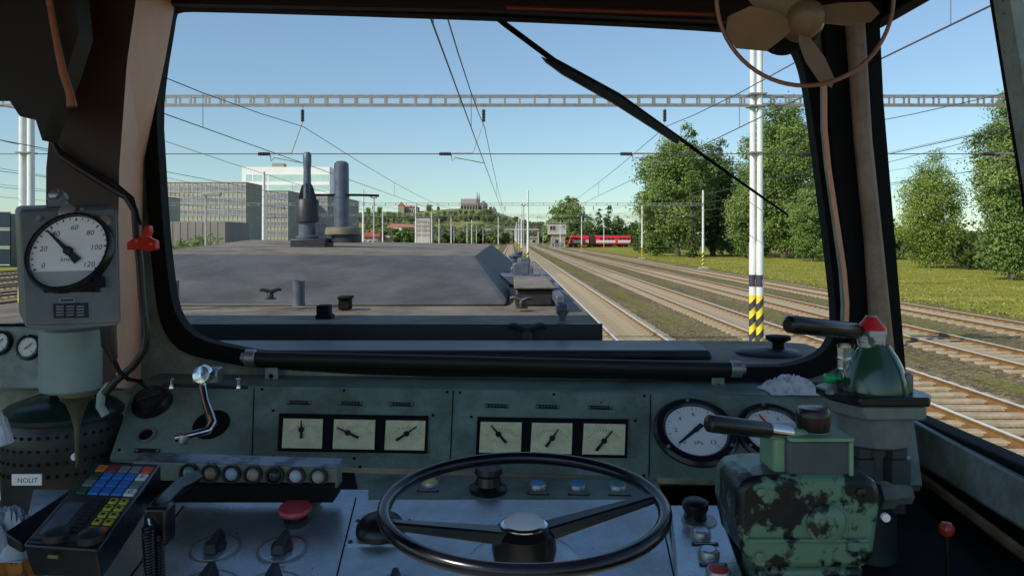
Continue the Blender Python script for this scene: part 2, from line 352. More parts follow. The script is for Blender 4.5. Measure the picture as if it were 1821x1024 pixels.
def gantry(Y, poles, x0, x1, lab, fancy=False, beam=True):
    t = thing('catenary_gantry', lab, 'gantry', (poles[0], Y, GZ), 'overhead line gantries across the tracks')
    for p in poles:
        q = MB()
        if fancy:
            w_ = .135 if p > 0 else .30; r_ = .090 if p > 0 else .105; pole(q, p-.0, Y-.05, 7.92, r_, number='153', fancy=True); pole(q, p+w_, Y-.20, 7.92, r_, number='153', fancy=True)
            for z in (6.36, 6.66): q.box((p+w_/2, Y-.13, z), (.42, .42, .035), 3)
            q.box((p+w_/2, Y-.13, 5.19), (.38, .38, .03), 3)
        else: pole(q, p, Y, 8.0, .125)
        obj('pole', q, m_pole, t)
        f_ = MB(); f_.box((p, Y-.1, GZ+.09), (.9, .9, .18)); obj('footing', f_, m_conc, t, bevel=.02)
    if not beam: return t
    q = MB(); ladder(q, Y+.12 if fancy else Y, x0, x1, 6.42, 6.68, .38 if fancy else 1.1); obj('lattice_beam', q, m_galv, t, smooth=False)
    q = MB(); q.tube([(x0, Y, 5.18), (x1, Y, 5.18)], .013 if fancy else .02, 6); obj('span_wire', q, m_wire, t)
    for x in TX:
        if not x0+1 < x < x1-1: continue
        if any(abs(x-p) < .3 for p in poles): continue
        q = MB(); xs = x-.02
        q.tube([(xs, Y, 6.43), (xs, Y, 6.30)], .012, 6, 0); q.tube([(xs, Y, 6.00), (xs-.28, Y, 5.20)], .012, 6, 0)
        ins = MB(); in2 = MB()
        prof = []
        for k in range(8): prof += [(.028, 6.00+k*.038), (.05, 6.015+k*.038), (.05, 6.025+k*.038), (.028, 6.035+k*.038)]
        ins.lathe((xs, Y, 0), (0, 0, 1), prof, 10)
        prof = [(r, h-6.00) for r, h in prof]
        in2.lathe((x-1.15, Y, 5.18), (1, 0, 0), prof, 10)
        q.tube([(x-.82, Y, 5.19), (x-.3, Y, 5.19)], .022, 6, 0)
        q.tube([(x-.85, Y, 5.17), (x-.82, Y, 5.0), (x-.74, Y, 5.08)], .014, 6, 0); q.tube([(x-.77, Y, 5.09), (x-.02, Y, 4.95)], .013, 6, 0)
        a = obj('registration_arm', q, m_galv, t); 
        obj('insulator', ins, m_ins, a); obj('insulator', in2, m_ins, a)
    return t
gantry(20, [-12.4, 6.1, 24.6], -34, 24.6, 'nearest gantry on white twin poles, the right pair striped and numbered', True)
gantry(82, [-44, -15.5, 1.65, 19.9], -44, 19.9, 'second gantry ahead, its lattice beam above the castle roof')
gantry(121, [-31, -14.8, 1.45, 20], -31, 20, 'third gantry ahead, its beam seen against the hill')
gantry(181, [-14, 1.6, 16], -30, 16, 'fourth gantry ahead, ending left of the red train')
for i, Y in enumerate((245, 310, 380, 450)):
    gantry(Y, [-28, -14, 1.5, 15], -28, 15, 'distant thin gantry, %s of the four beyond the signal box' % ['first', 'second', 'third', 'last'][i])
for x, Y, lab in ((-16, 157, 'left of the flat white building'), (-23, 140, 'between the light mast and the white building'), (-3.2, 184, 'standing between the two tracks ahead'), (-3.6, 400, 'far along the track ahead'), (-19, 205, 'in front of the hillside wood'), (-11, 215, 'in front of the wood under the castle'), (28, 240, 'behind the red train')):
    q = MB(); pole(q, x, Y, 8, .12); tag(obj('white_pole', q, m_pole), 'thin white line pole '+lab, 'pole', 'single white poles in the yard')
# tall mast and lamp masts
q = MB(); q.lathe((-18.6, 59, 0), (0, 0, 1), [(.15, GZ), (.13, 5), (.11, 8.0), (.02, 8.02)], 12)
tag(obj('white_mast', q, m_white), 'tall plain white mast in front of the grey office blocks', 'mast')
def lampmast(u, vtop, Y, lab, flat):
    b = P(u, vtop, Y); t = thing('light_mast', lab, 'light mast', (b.x, Y, GZ)); q = MB()
    q.lathe((b.x, Y, 0), (0, 0, 1), [(.11, GZ), (.08, b.z)], 8); obj('mast', q, m_conc, t)
    q = MB()
    if flat: q.box((b.x+.5, Y, b.z+.06), (1.5, .5, .25))
    else:
        q.box((b.x, Y, b.z), (.7, .12, .08))
        for dx in (-.3, .3): q.box((b.x+dx, Y-.1, b.z+.18), (.24, .25, .2))
    obj('floodlight', q, m_ins if not flat else m_galv, t, bevel=.02)
lampmast(366, 347, 65, 'slim lamp mast with flat head before the office facade', True)
lampmast(665, 352, 89, 'lamp mast with twin floodlights left of the chateau', False)
lampmast(931, 366, 150, 'far lamp mast with two small lamps by the centre pole', False)
# contact wires
for k, x in enumerate(TX):
    t = MB(); gy = [-6, 20, 82, 121, 181, 245, 310, 380, 450]
    for a, b in zip(gy, gy[1:]):
        za = zb = 4.94; rr = .009 if b < 130 else .014
        t.tube([(x, a, 4.94), (x, b, 4.94)], rr, 5)
        pts = []
        for j in range(9):
            s = j/8; sag = .45*(4*s*(1-s)); pts.append((x, a+(b-a)*s, 5.87-sag))
        t.tube(pts, rr, 5)
        for j in (2, 4, 6): t.tube([pts[j], (x, pts[j][1], 4.94)], rr*.6, 4)
    word = ['above the track by the grass', 'above the fourth track right', 'above the track behind the striped pole', 'above the track beside the bonnet', 'above the track straight ahead',
            'above the first track left of the bonnet', 'above the second track left', 'above the third track left', 'above the fourth track left', 'above the fifth track left'][k]
    tag(obj('overhead_wire', t, m_wire), 'contact wire with its carrier and droppers '+word, 'overhead wire', 'overhead wires along the tracks')
for k, (x, z) in enumerate(((23.5, 8.3), (26, 7.6))):
    t = MB(); t.tube([(x, -5, z), (x-1, 200, z)], .011, 5)
    tag(obj('feeder_cable', t, m_wire), 'thin feeder cable over the grass, %s of the pair' % ['upper', 'lower'][k], 'cable')

# ---------------------------------------------------------------- trees
def crown_mb(blobs, K, n, leaf, seed, clump=1.0, flat=.55):
    rg = np.random.default_rng(seed); B = np.array(blobs, float); w = B[:, 3]*B[:, 4]*B[:, 5]; w = w**.67; w /= w.sum()
    bi = rg.choice(len(B), K, p=w); d = rg.normal(size=(K, 3)); d /= np.linalg.norm(d, axis=1)[:, None]
    rad = rg.uniform(.55, 1.03, K)**.6
    C = B[bi, :3]+d*B[bi, 3:6]*rad[:, None]
    lens = rg.uniform(.6, 1.4, K)*clump
    ci = np.repeat(np.arange(K), n); N = K*n
    off = rg.normal(size=(N, 3))*.5; off[:, 2] *= flat
    pos = C[ci]+off*lens[ci][:, None]; pos[:, 2] -= (off[:, 0]**2+off[:, 1]**2)*lens[ci]*.35
    nor = d[ci]*.5+rg.normal(size=(N, 3))*.55+np.array([0, 0, .55]); nor /= np.linalg.norm(nor, axis=1)[:, None]
    t = np.cross(nor, rg.normal(size=(N, 3))); t /= np.linalg.norm(t, axis=1)[:, None]; b = np.cross(nor, t)
    s = leaf*rg.uniform(.6, 1.3, (N, 1))
    q = np.stack([pos-t*s*.5, pos+b*s*.32, pos+t*s*.5, pos-b*s*.32], 1)
    q = q[(q[:, :, 2].min(1) > .02)]
    m = MB(); m.quads(q); return m
def trunk_mb(h, r, limbs, seed, spread):
    rg = random.Random(seed); q = MB(); pts = []; x = y = 0
    for i in range(6): pts.append((x, y, h*i/5)); x += rg.uniform(-.1, .1)*h*.1; y += rg.uniform(-.1, .1)*h*.1
    q.tube(pts, [r*(1.25 if i == 0 else 1-.16*i) for i in range(6)], 8)
    for k in range(limbs):
        a = rg.uniform(0, 6.28); z = h*rg.uniform(.25, .8); L = spread*rg.uniform(.5, .95)
        q.tube([(0, 0, z), (math.cos(a)*L*.5, math.sin(a)*L*.5, z+L*.45), (math.cos(a)*L, math.sin(a)*L, z+L*1.05)], [r*.45, r*.3, r*.08], 6)
    return q
def blobs_tree(H, Wd, seed, low=.12, top=.5, kind='round'):
    rg = random.Random(seed); out = []; w = Wd/2
    if kind == 'round':
        for i in range(15):
            s = i/14; z = H*(low+.12+(.86-low)*s*.97); rr = w*(math.sin(math.pi*min(1, (s*.86+.16)))**.6)*rg.uniform(.5, .78)
            a = i*2.4; ro = w*.42*math.sin(math.pi*(s*.8+.1))*rg.uniform(.6, 1.15)
            out.append((math.cos(a)*ro, math.sin(a)*ro, min(z, H*.9), rr*.75, rr*.75, H*.12))
        out.append((0, 0, H*.5, w*.6, w*.6, H*.33))
    elif kind == 'slim':
        for i in range(8):
            s = i/7; out.append((rg.uniform(-.1, .1)*w, rg.uniform(-.1, .1)*w, H*(.08+.85*s), w*(1-s*.75)*.9, w*(1-s*.75)*.9, H*.09))
    elif kind == 'bush':
        for i in range(9):
            a = i*2.4; out.append((math.cos(a)*w*.5, math.sin(a)*w*.5, H*rg.uniform(.3, .62), w*.5, w*.5, H*.32))
    return out
def tree(name, label, cat, u, d, H, Wd, K, n, leaf, seed, mat, kind='round', group=None, low=.12, clump=1.0, z=GZ, flat=.55):
    x = (u-CX)*d/F; t = thing(name, label, cat, (x, d, z), group)
    c = crown_mb(blobs_tree(H, Wd, seed, low, kind=kind), K, n, leaf, seed, clump, flat); c.v = [(a+x, b+d, e+z) for a, b, e in c.v]
    obj('crown', c, mat, t, smooth=False, recalc=False)
    k = trunk_mb(H*.62, max(.08, H*.02), 7, seed, Wd*.34); k.v = [(a+x, b+d, e+z) for a, b, e in k.v]; obj('trunk', k, m_trunk, t)
    return t
bigA = tree('leafy_tree', 'tall broad green tree left of the twin pole', 'tree', 1205, 135, 22.6, 17, 1000, 62, .40, 11, lf_mid, low=.08, clump=1.3)
bigB = tree('leafy_tree', 'tallest green tree, behind and right of the twin pole', 'tree', 1395, 122, 25.0, 18, 1100, 62, .38, 12, lf_mid, low=.06, clump=1.3)
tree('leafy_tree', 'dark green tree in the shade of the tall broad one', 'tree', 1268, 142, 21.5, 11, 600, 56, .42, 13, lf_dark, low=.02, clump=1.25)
tree('cypress', 'thin dark pointed tree in front of the broad tree', 'tree', 1231, 128, 21, 1.9, 110, 26, .4, 14, lf_dark, 'slim', clump=.5)
tree('birch', 'light green feathery tree on the grass right of the window post', 'tree', 1655, 84, 12.6, 8.4, 850, 46, .20, 15, lf_light, low=.0, clump=.75, flat=.9)
tree('leafy_tree', 'large dark green tree cut by the right window edge', 'tree', 1802, 60, 15.2, 7.4, 1000, 60, .21, 16, lf_mid, low=.0, clump=.72)
tree('leafy_tree', 'smaller tree with low branches at the window post', 'tree', 1440, 108, 11, 7, 500, 46, .28, 17, lf_mid, low=.0, clump=.8)
tree('leafy_tree', 'small green tree between the two tall ones', 'tree', 1325, 126, 12.5, 7.5, 400, 44, .32, 18, lf_mid, low=.0, clump=.9)
tree('leafy_tree', 'dark green tree filling the gap behind the two tall trees', 'tree', 1328, 155, 19, 10, 520, 46, .42, 20, lf_mid, low=.0, clump=1.2)
tree('leafy_tree', 'small green tree leaning out left of the broad one', 'tree', 1160, 140, 13, 7, 380, 44, .34, 19, lf_mid, low=.0, clump=.9)
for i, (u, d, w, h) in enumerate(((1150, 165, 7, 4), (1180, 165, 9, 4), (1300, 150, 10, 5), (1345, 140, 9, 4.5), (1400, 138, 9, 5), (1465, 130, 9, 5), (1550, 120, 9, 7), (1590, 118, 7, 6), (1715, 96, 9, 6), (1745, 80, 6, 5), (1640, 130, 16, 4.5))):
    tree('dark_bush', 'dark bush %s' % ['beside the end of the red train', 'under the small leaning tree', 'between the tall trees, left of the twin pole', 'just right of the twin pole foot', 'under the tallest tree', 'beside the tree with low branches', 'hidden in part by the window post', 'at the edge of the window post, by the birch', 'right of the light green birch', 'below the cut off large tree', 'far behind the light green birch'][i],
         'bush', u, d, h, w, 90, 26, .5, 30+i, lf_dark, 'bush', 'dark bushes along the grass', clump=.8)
tree('leafy_tree', 'round green tree behind the signal box', 'tree', 1014, 285, 19, 18, 330, 28, .95, 41, lf_mid, low=.0, clump=1.6)
tree('leafy_tree', 'lower green tree left of the round one by the signal box', 'tree', 988, 300, 12, 11, 160, 24, .95, 42, lf_mid, low=.0, clump=1.4)
for i, (u, h) in enumerate(((1066, 14), (1082, 15), (1077, 11))): tree('fir', 'dark pointed fir above the red train, %s' % ['left of the taller one', 'the tallest', 'the shortest'][i], 'tree', u, 300, h, 5, 90, 20, .8, 50+i, lf_dark, 'slim', 'firs behind the train', clump=.8)
for i, (u, h, w, mt_) in enumerate(((1045, 11, 12, lf_dark), (1070, 8, 14, lf_mid), (1100, 12, 9, lf_mid), (1112, 8, 14, lf_dark), (1128, 10, 10, lf_dark))):
    tree('leafy_tree', ['dark tree just right of the signal box', 'bright low tree over the red train roof', 'light tree near the right end of the train', 'dark low tree at the end of the train', 'dark tree between the train and the tall tree'][i], 'tree', u, 305, h, w, 120, 24, .8, 60+i, mt_, low=0, clump=1.2)
for i, (u, v) in enumerate(((330, 418), (368, 408))):
    tree('garden_bush', ['small round bush before the low grey building', 'larger round bush behind the lamp mast'][i], 'bush', u, 95, (423-v)*95/F+3.1, 3.2+i*.8, 110, 26, .25, 70+i, lf_mid, 'bush', clump=.5)

# ---------------------------------------------------------------- hill
CR = [(-900, 0), (-420, 10), (-250, 19), (-136, 25.2), (-100, 26), (-64, 27), (-44, 29), (-20, 28.6), (-8, 23), (25, 15), (70, 9), (170, 4), (400, 0)]
def hz(x, y):
    c = np.interp(x, [a for a, _ in CR], [b for _, b in CR]); s = min(1, max(0, (y-470)/215)); s = s*s*(3-2*s)
    e = min(1, max(0, (1100-y)/350)); return GZ-.3+c*s*(e*e*(3-2*e))+.5*math.sin(x*.11+y*.05)*s
mb = MB(); nx, ny = 130, 50; xs = np.linspace(-900, 400, nx); ys = np.linspace(455, 1100, ny)
mb.add([(x, y, hz(x, y)) for y in ys for x in xs], [(j*nx+i, j*nx+i+1, (j+1)*nx+i+1, (j+1)*nx+i) for j in range(ny-1) for i in range(nx-1)])
struct('hill', mb, M('hill_grass', (.13, .15, .035), .95, col2=(.30, .28, .075), lo=.35, hi=.65, scale=.05, bump=.5, bscale=1, dist=.3), base=(0, 455, 0))
protos = []
for k in range(3):
    c = crown_mb(blobs_tree(8, 7, 80+k, 0.0), 70, 16, 1.0, 80+k, 1.1); tr = trunk_mb(4, .2, 3, k, 2)
    protos.append((c, tr))
first = {}
def far_tree(u, Y, h, lab, k, grp='trees on the castle hillside'):
    x = (u-CX)*Y/F; z = hz(x, Y) if Y > 455 else GZ; s = h/8
    if k not in first:
        t = thing('hillside_tree', lab, 'tree', (x, Y, z), grp)
        for nm, m_, mt_ in (('crown', protos[k][0], [lf_far, lf_mid, lf_dark][k]), ('trunk', protos[k][1], m_trunk)):
            m_.v = [(a+x, b+Y, c+z) for a, b, c in m_.v]; obj(nm, m_, mt_, t, smooth=False, recalc=False)
        first[k] = t; t.scale = (s, s, s)
    else: dup(first[k], (x, Y, z), lab, (s*random.uniform(.85, 1.2), s, s), random.uniform(0, 6.28))
def row(Y, u0, u1, st, h, lab):
    u = u0
    while u < u1:
        far_tree(u, Y+random.uniform(-8, 8), h*random.uniform(.75, 1.25), lab, random.choice((0, 0, 1, 1, 2))); u += st*random.uniform(.7, 1.3)
row(604, 640, 965, 9, 5.5, 'small tree in the upper wood below the ramparts')
row(585, 640, 1000, 9, 5.5, 'tree in the dense upper band of the hillside wood')
row(525, 636, 1010, 9.5, 8, 'tree in the middle of the wooded slope')
row(470, 636, 980, 9.5, 8.5, 'tree at the foot of the wooded slope')
row(400, 655, 905, 8, 8, 'dark tree in the lowest row by the yard')
for u, Y, h, lab in ((655, 640, 6, 'round tree on the ridge left of the chateau, the left one'), (675, 640, 6, 'round tree on the ridge close to the chateau'), (763, 655, 6.5, 'single round tree on the ridge right of the chateau'), (779, 655, 4, 'tiny tree on the ridge before the ramparts'), (872, 655, 4, 'tree below the castle tower')):
    far_tree(u, Y, h, lab, 1, None)
# ---------------------------------------------------------------- buildings
m_panel = M('facade_panel', (.43, .41, .36), .8, var=.12, scale=.6)
m_side = M('gable_panel', (.30, .28, .25), .85, var=.12, scale=.4)
m_pane = M('tinted_glass', (.20, .24, .28), .3, var=.35, scale=.5, col2=(.33, .30, .35), lo=.4, hi=.6)
m_frame = M('window_frame_grey', (.55, .53, .46), .6)
m_bwhite = M('white_render', (.92, .92, .91), .8, var=.04, scale=.3)
m_green = M('greenish_glass', (.50, .72, .66), .3, var=.15, scale=.2)
m_lowg = M('grey_cladding', (.24, .22, .20), .8, var=.12, scale=.5)
m_blueg = M('dark_blue_glass', (.015, .03, .055), .25, var=.3, scale=.3)
m_redroof = M('red_roof', (.42, .07, .05), .8, var=.2, scale=1)
m_orroof = M('orange_roof', (.50, .20, .12), .85, var=.15, scale=1)
m_tan = M('tan_render', (.36, .31, .22), .85, var=.12, scale=.8)
m_stone = M('castle_stone', (.34, .29, .25), .9, var=.2, scale=.3)
m_dstone = M('rampart_stone', (.15, .15, .15), .9, var=.2, scale=.3)
m_brick = M('old_brick', (.28, .16, .12), .9, var=.25, scale=2)
m_dark = M('dark_opening', (.02, .022, .025), .4)
def bldg(name, label, u0, u1, vtop, Y, dep, mat, side=None, cat='building'):
    a = P(u0, vtop, Y); b = P(u1, vtop, Y); t = thing(name, label, cat, ((a.x+b.x)/2, Y, GZ))
    q = MB(); x0, x1, z = a.x, b.x, a.z
    q.box(((x0+x1)/2, Y+dep/2, (z+GZ)/2), (x1-x0, dep, z-GZ))
    # gable side gets the second material
    for i, f in enumerate(q.f):
        cs = [q.v[k][0] for k in f]
        if side and min(cs) > x1-.01: q.mi[i] = 1
    obj('walls', q, [mat, side or mat], t, smooth=False)
    return t, x0, x1, z
def wins(t, rects, Y, frame=m_frame, pane=m_pane, mull=0, name='window', cross=None):
    for (x0, x1, z0, z1) in rects:
        q = MB(); q.box(((x0+x1)/2, Y-.03, (z0+z1)/2), (x1-x0, .1, z1-z0), 1)
        n = mull
        for k in range(n+1):
            x = x0+(x1-x0)*k/max(n, 1); q.box((x, Y-.08, (z0+z1)/2), (.10, .12, z1-z0+.1), 0)
        for z in (z0, z1) + ((cross*(z1-z0)+z0,) if cross else ()): q.box(((x0+x1)/2, Y-.07, z), (x1-x0-.02, .10, .10), 0)
        obj(name, q, [frame, pane], t, smooth=False)
# office block A
def office(lab, u0, u1, vtop, Y, dep, nf, fh, bay):
    t, x0, x1, z = bldg('office_block', lab, u0, u1, vtop, Y, dep, m_panel, m_side)
    q = MB(); q.box(((x0+x1)/2, Y+dep/2, z+.1), (x1-x0+.3, dep+.3, .2)); obj('roof_edge', q, m_panel, t)
    x = x0+.15; rects = []; nb = max(1, round((x1-x0)/bay)); bw = (x1-x0)/nb
    q = MB()
    for k in range(nb*3+1): q.box((x0+bw/3*k, Y-.05, z/2), (.09, .14, z-.3))
    for f in range(nf*2): q.box(((x0+x1)/2, Y-.045, z-.7-f*fh/2), (x1-x0, .1, .08))
    obj('facade_grid', q, m_frame, t, smooth=False)
    for f in range(nf):
        for k in range(nb): rects.append((x0+k*bw+.06, x0+(k+1)*bw-.06, z-1.0-f*fh-fh*.5, z-1.0-f*fh))
    wins(t, rects, Y, mull=3)
    return t
office('large grey office block with violet window bands', 200, 437, 325, 200, 16, 6, 2.95, 3.4)
office('office block partly shaded by the larger one', 455, 512, 340, 240, 40, 6, 2.8, 3.3)
office('farthest office block behind the bonnet chimneys', 530, 582, 346, 262, 54, 5, 2.9, 3.3)
# white tower
t, x0, x1, z = bldg('white_tower_block', 'tall white building with green glass bands', 430, 586, 297, 300, 18, m_bwhite)
wins(t, [(x0+10.2, x1-.4, z-5.2-i*3.9, z-2.9-i*3.9) for i in range(6)], 300, m_bwhite, m_green, 0)
wins(t, [(x0+a, x0+b, z-5.2-i*3.9, z-2.9-i*3.9) for i in range(6) for a, b in ((1.6, 3.6), (4.3, 5.8), (6.3, 7.6), (8.2, 9.4))], 300, m_bwhite, m_green, 2)
q = MB(); q.box((P(494, 0, 303).x, 305, z+.85), (4.4, 4, 1.7)); obj('rooftop_box', q, m_tan, t)
# low buildings left
t, x0, x1, z = bldg('low_hall', 'low dark grey windowless hall before the office block', 200, 400, 394, 130, 12, m_lowg)
q = MB(); 
for k in range(16): q.box((x0+(x1-x0)*k/15, 129.96, z/2), (.05, .08, z-.2))
obj('cladding_joints', q, m_side, t)
t, x0, x1, z = bldg('blue_glass_building', 'dark blue glass building in front of the office block', 180, 297, 352, 150, 6, m_blueg)
q = MB(); q.box(((x0+x1)/2, 150+3, z+.1), (x1-x0+.2, 6.2, .2)); obj('roof', q, m_side, t)
t, x0, x1, z = bldg('glass_warehouse', 'dark blue glazed hall beyond the left tracks', -420, 20, 380, 86, 20, m_blueg)
wins(t, [(x0+i*2.7+.05, x0+i*2.7+2.65, j*2+.1, j*2+1.9) for i in range(10) for j in range(3) if x0+i*2.7+2.7 < x1+.1], 86, m_frame, m_blueg, 0)
# white flat block
t, x0, x1, z = bldg('flat_block', 'pale flat roofed block standing below the hillside wood', 740, 765, 387, 300, 14, M('cream_render', (.60, .57, .50), .85, var=.12, scale=.6), m_tan)
wins(t, [(x0+.3+i*1.4, x0+1.3+i*1.4, z-1.9-j*1.7, z-1.1-j*1.7) for i in range(4) for j in range(4)], 300, m_tan, m_panel)
q = MB(); q.box(((x0+x1)/2, 307, z+.12), (x1-x0+.6, 14.6, .25)); obj('roof', q, m_conc, t)
def house(name, lab, u0, u1, vroof, veave, Y, dep, wall, roof, nw=3, z0=GZ, chim=False, gable=False, zb=None):
    a = P(u0, veave, Y); b = P(u1, veave, Y); zt = P(u0, vroof, Y).z; t = thing(name, lab, 'house' if 'house' in name else 'building', ((a.x+b.x)/2, Y, z0))
    q = MB(); q.box(((a.x+b.x)/2, Y+dep/2, (a.z+z0)/2), (b.x-a.x, dep, a.z-z0)); obj('walls', q, wall, t, smooth=False)
    q = MB(); e = .4; x0, x1 = a.x-e, b.x+e; hip = (0 if gable else min(2.5, (x1-x0)*.15))
    q.add([(x0, Y-e, a.z), (x1, Y-e, a.z), (x1, Y+dep+e, a.z), (x0, Y+dep+e, a.z), (x0+hip, Y+dep/2, zt), (x1-hip, Y+dep/2, zt)], [(0, 1, 5, 4), (2, 3, 4, 5), (1, 2, 5), (3, 0, 4), (3, 2, 1, 0)])
    r = obj('roof', q, roof, t, smooth=False)
    if chim: q = MB(); q.box(((x0+x1)/2, Y+dep*.4, zt), (.8, .8, 1.6)); obj('chimney', q, m_brick, r)
    w = (b.x-a.x)/nw; wins(t, [(a.x+w*(i+.3), a.x+w*(i+.7), z0+(a.z-z0)*.4, z0+(a.z-z0)*.8) for i in range(nw)], Y, m_bwhite, m_dark)
    return t
house('red_roofed_house', 'low tan house with bright red roof by the lamp mast', 642, 672, 413, 421, 150, 8, m_tan, m_redroof, 3, chim=True)
house('garage', 'low tan shed right of the red roofed house', 667, 690, 418.5, 423, 155, 6, m_tan, m_tan, 3)
house('long_building', 'long building with salmon roof behind the trees', 687, 738, 398.5, 404, 440, 10, m_bwhite, m_orroof, 8)
house('brick_building', 'brick building at the far end of the tracks', 889, 912, 411, 418, 455, 10, m_brick, m_lowg, 5)
house('track_shed', 'small pale shed left of the signal box', 942, 956, 420.5, 423, 300, 6, m_tan, m_side, 1)
house('white_house', 'pale house with red roof far behind the birch', 1578, 1594, 399, 407, 300, 6, m_bwhite, m_redroof, 2)
# footbridge over the far tracks
t = thing('footbridge', 'pale footbridge crossing the tracks far ahead', 'bridge', (P(900, 0, 430).x, 430, GZ)); a = P(862, 408, 430); b = P(958, 408, 430)
q = MB(); q.box(((a.x+b.x)/2, 430, a.z), (b.x-a.x, 3, .8)); obj('deck', q, m_conc, t)
q = MB()
for zz in (1.0, 1.6): q.box(((a.x+b.x)/2, 428.6, a.z+zz), (b.x-a.x, .12, .12))
obj('railing', q, m_galv, t)
for u in (864, 922, 957): q = MB(); q.box((P(u, 0, 430).x, 430, a.z/2-.3), (.8, 1.6, a.z)); obj('pier', q, m_conc, t)
# chateau, castle, rampart
house('chateau', 'chateau with red roof on the ridge of the hill', 715, 743, 366, 369.5, 650, 12, m_tan, m_redroof, 7, z0=22, chim=True)
t = [o for o in COL.objects if o.name == 'chateau'][0]
q = MB(); c = P(714, 368, 648); q.box((c.x, 648, c.z-2.2), (5, 5, 6)); obj('corner_tower', q, m_tan, t, smooth=False)
q = MB(); q.lathe((c.x, 648, c.z+.8), (0, 0, 1), [(4, 0), (.05, 3.6)], 4, ref=(1, 1, 0)); obj('tower_roof', q, m_redroof, t, smooth=False)
YC = 660; kk = YC/F
t = thing('castle_church', 'gothic church with twin spires on the hilltop', 'church', (P(835, 0, YC).x, YC, 27)); zt = P(0, 372.5, YC).z-1
a = P(820, 363, YC); b = P(850, 363, YC); zr = P(0, 353, YC).z
q = MB(); q.box(((a.x+b.x)/2, YC+6, (a.z+zt)/2), (b.x-a.x, 12, a.z-zt))
for i in range(7): q.box((a.x+(b.x-a.x)*i/6, YC-.5, (a.z+zt)/2-.4), (.6, 1.2, a.z-zt-.8))
obj('nave', q, m_stone, t, smooth=False)
q = MB(); q.add([(a.x-.5, YC-.5, a.z), (b.x, YC-.5, a.z), (b.x, YC+12.5, a.z), (a.x-.5, YC+12.5, a.z), (a.x-.5, YC+6, zr), (b.x, YC+6, zr)], [(0, 1, 5, 4), (2, 3, 4, 5), (1, 2, 5), (3, 0, 4), (3, 2, 1, 0)])
obj('roof', q, M('slate_roof', (.30, .25, .22), .8), t, smooth=False)
wins(t, [(a.x+(b.x-a.x)*(i+.35)/6, a.x+(b.x-a.x)*(i+.65)/6, zt+1, a.z-.8) for i in range(6)], YC, m_stone, m_dark)
for i, (u, v) in enumerate(((848.3, 340), (851.8, 341.5))):
    c = P(u, 358, YC); top = P(u, v, YC).z; q = MB(); q.box((c.x, YC+2, (c.z+zt)/2), (1.5, 2.2, c.z-zt))
    s_ = obj('bell_tower', q, m_dstone, t, smooth=False)
    q = MB(); q.lathe((c.x, YC+2, c.z), (0, 0, 1), [(1.0, 0), (.55, 2.6), (.05, top-c.z)], 8); obj('spire', q, m_dstone, s_)
a = P(852, 361, YC); b = P(867, 363, YC); q = MB(); q.lathe(((a.x+b.x)/2, YC+4, zt), (0, 0, 1), [(3.5, 0), (3.5, b.z-zt), (.2, b.z-zt+3)], 8)
obj('apse', q, m_dstone, t, smooth=False)
q = MB(); a = P(782, 377, 640); b = P(880, 377, 640); q.box(((a.x+b.x)/2, 641, a.z-2.2), (b.x-a.x, 2, 4.4))
for i in range(24): q.box((a.x+(b.x-a.x)*(i+.5)/24, 641, a.z+.35), ((b.x-a.x)/48, 1.9, .7))
tag(obj('castle_rampart', q, m_dstone, smooth=False), 'long grey rampart wall below the castle church', 'wall')
t = thing('castle_gatehouse', 'small dark pointed tower at the right end of the rampart', 'tower', (P(878, 0, 638).x, 638, 10)); q = MB()
c = P(878.5, 373, 638); zt = P(0, 386, 638).z-3; q.box((c.x, 638, (c.z+zt)/2), (4, 5, c.z-zt)); obj('wall', q, m_dstone, t); q = MB(); q.lathe((c.x, 638, c.z), (0, 0, 1), [(3, 0), (.05, 2.8)], 4, ref=(1, 1, 0)); obj('roof', q, m_dstone, t, smooth=False)
# signal box
Y = 251; a = P(975, 397, Y); b = P(1007, 397, Y); c = P(981, 417, Y)
m_box = M('weathered_render', (.50, .48, .42), .9, var=.15, scale=.5); m_lowbox = M('stained_brick', (.33, .25, .20), .9, col2=(.46, .40, .33), scale=1.2)
t = thing('signal_box', 'grey two storey signal box with overhanging top and graffiti at its foot', 'signal box', ((c.x+b.x)/2, Y, GZ))
q = MB(); q.box(((a.x+b.x)/2, Y+3, (a.z+c.z)/2), (b.x-a.x, 6, a.z-c.z)); obj('upper_storey', q, m_box, t, smooth=False)
q = MB(); q.box(((c.x+b.x-.3)/2, Y+3.2, (c.z+GZ)/2), (b.x-.3-c.x, 5.4, c.z-GZ)); obj('lower_storey', q, m_lowbox, t, smooth=False)
q = MB(); q.box(((a.x+b.x)/2, Y+3, a.z+.12), (b.x-a.x+.6, 6.6, .25)); obj('roof', q, m_side, t)
wins(t, [(P(978, 0, Y).x, P(987.5, 0, Y).x, P(0, 409, Y).z, P(0, 401.5, Y).z), (P(1000, 0, Y).x, P(1003, 0, Y).x, P(0, 404, Y).z, P(0, 401, Y).z)], Y, m_box, m_dark, 2)
wins(t, [(P(987, 0, Y).x, P(993.5, 0, Y).x, P(0, 434, Y).z, P(0, 426, Y).z)], Y+.5, m_conc, m_dark, 1)
q = MB(); rg = random.Random(3); m_graf = M('spray_paint_blue', (.22, .26, .50), .6); x = c.x+.3
for i in range(4): q.tube([(x+i*1.0+.35*math.sin(k*1.9+i), Y+.42, .3+.62*(1+math.sin(k*1.3+i*2))) for k in range(9)], .10, 5)
obj('graffiti', q, [m_graf], t)
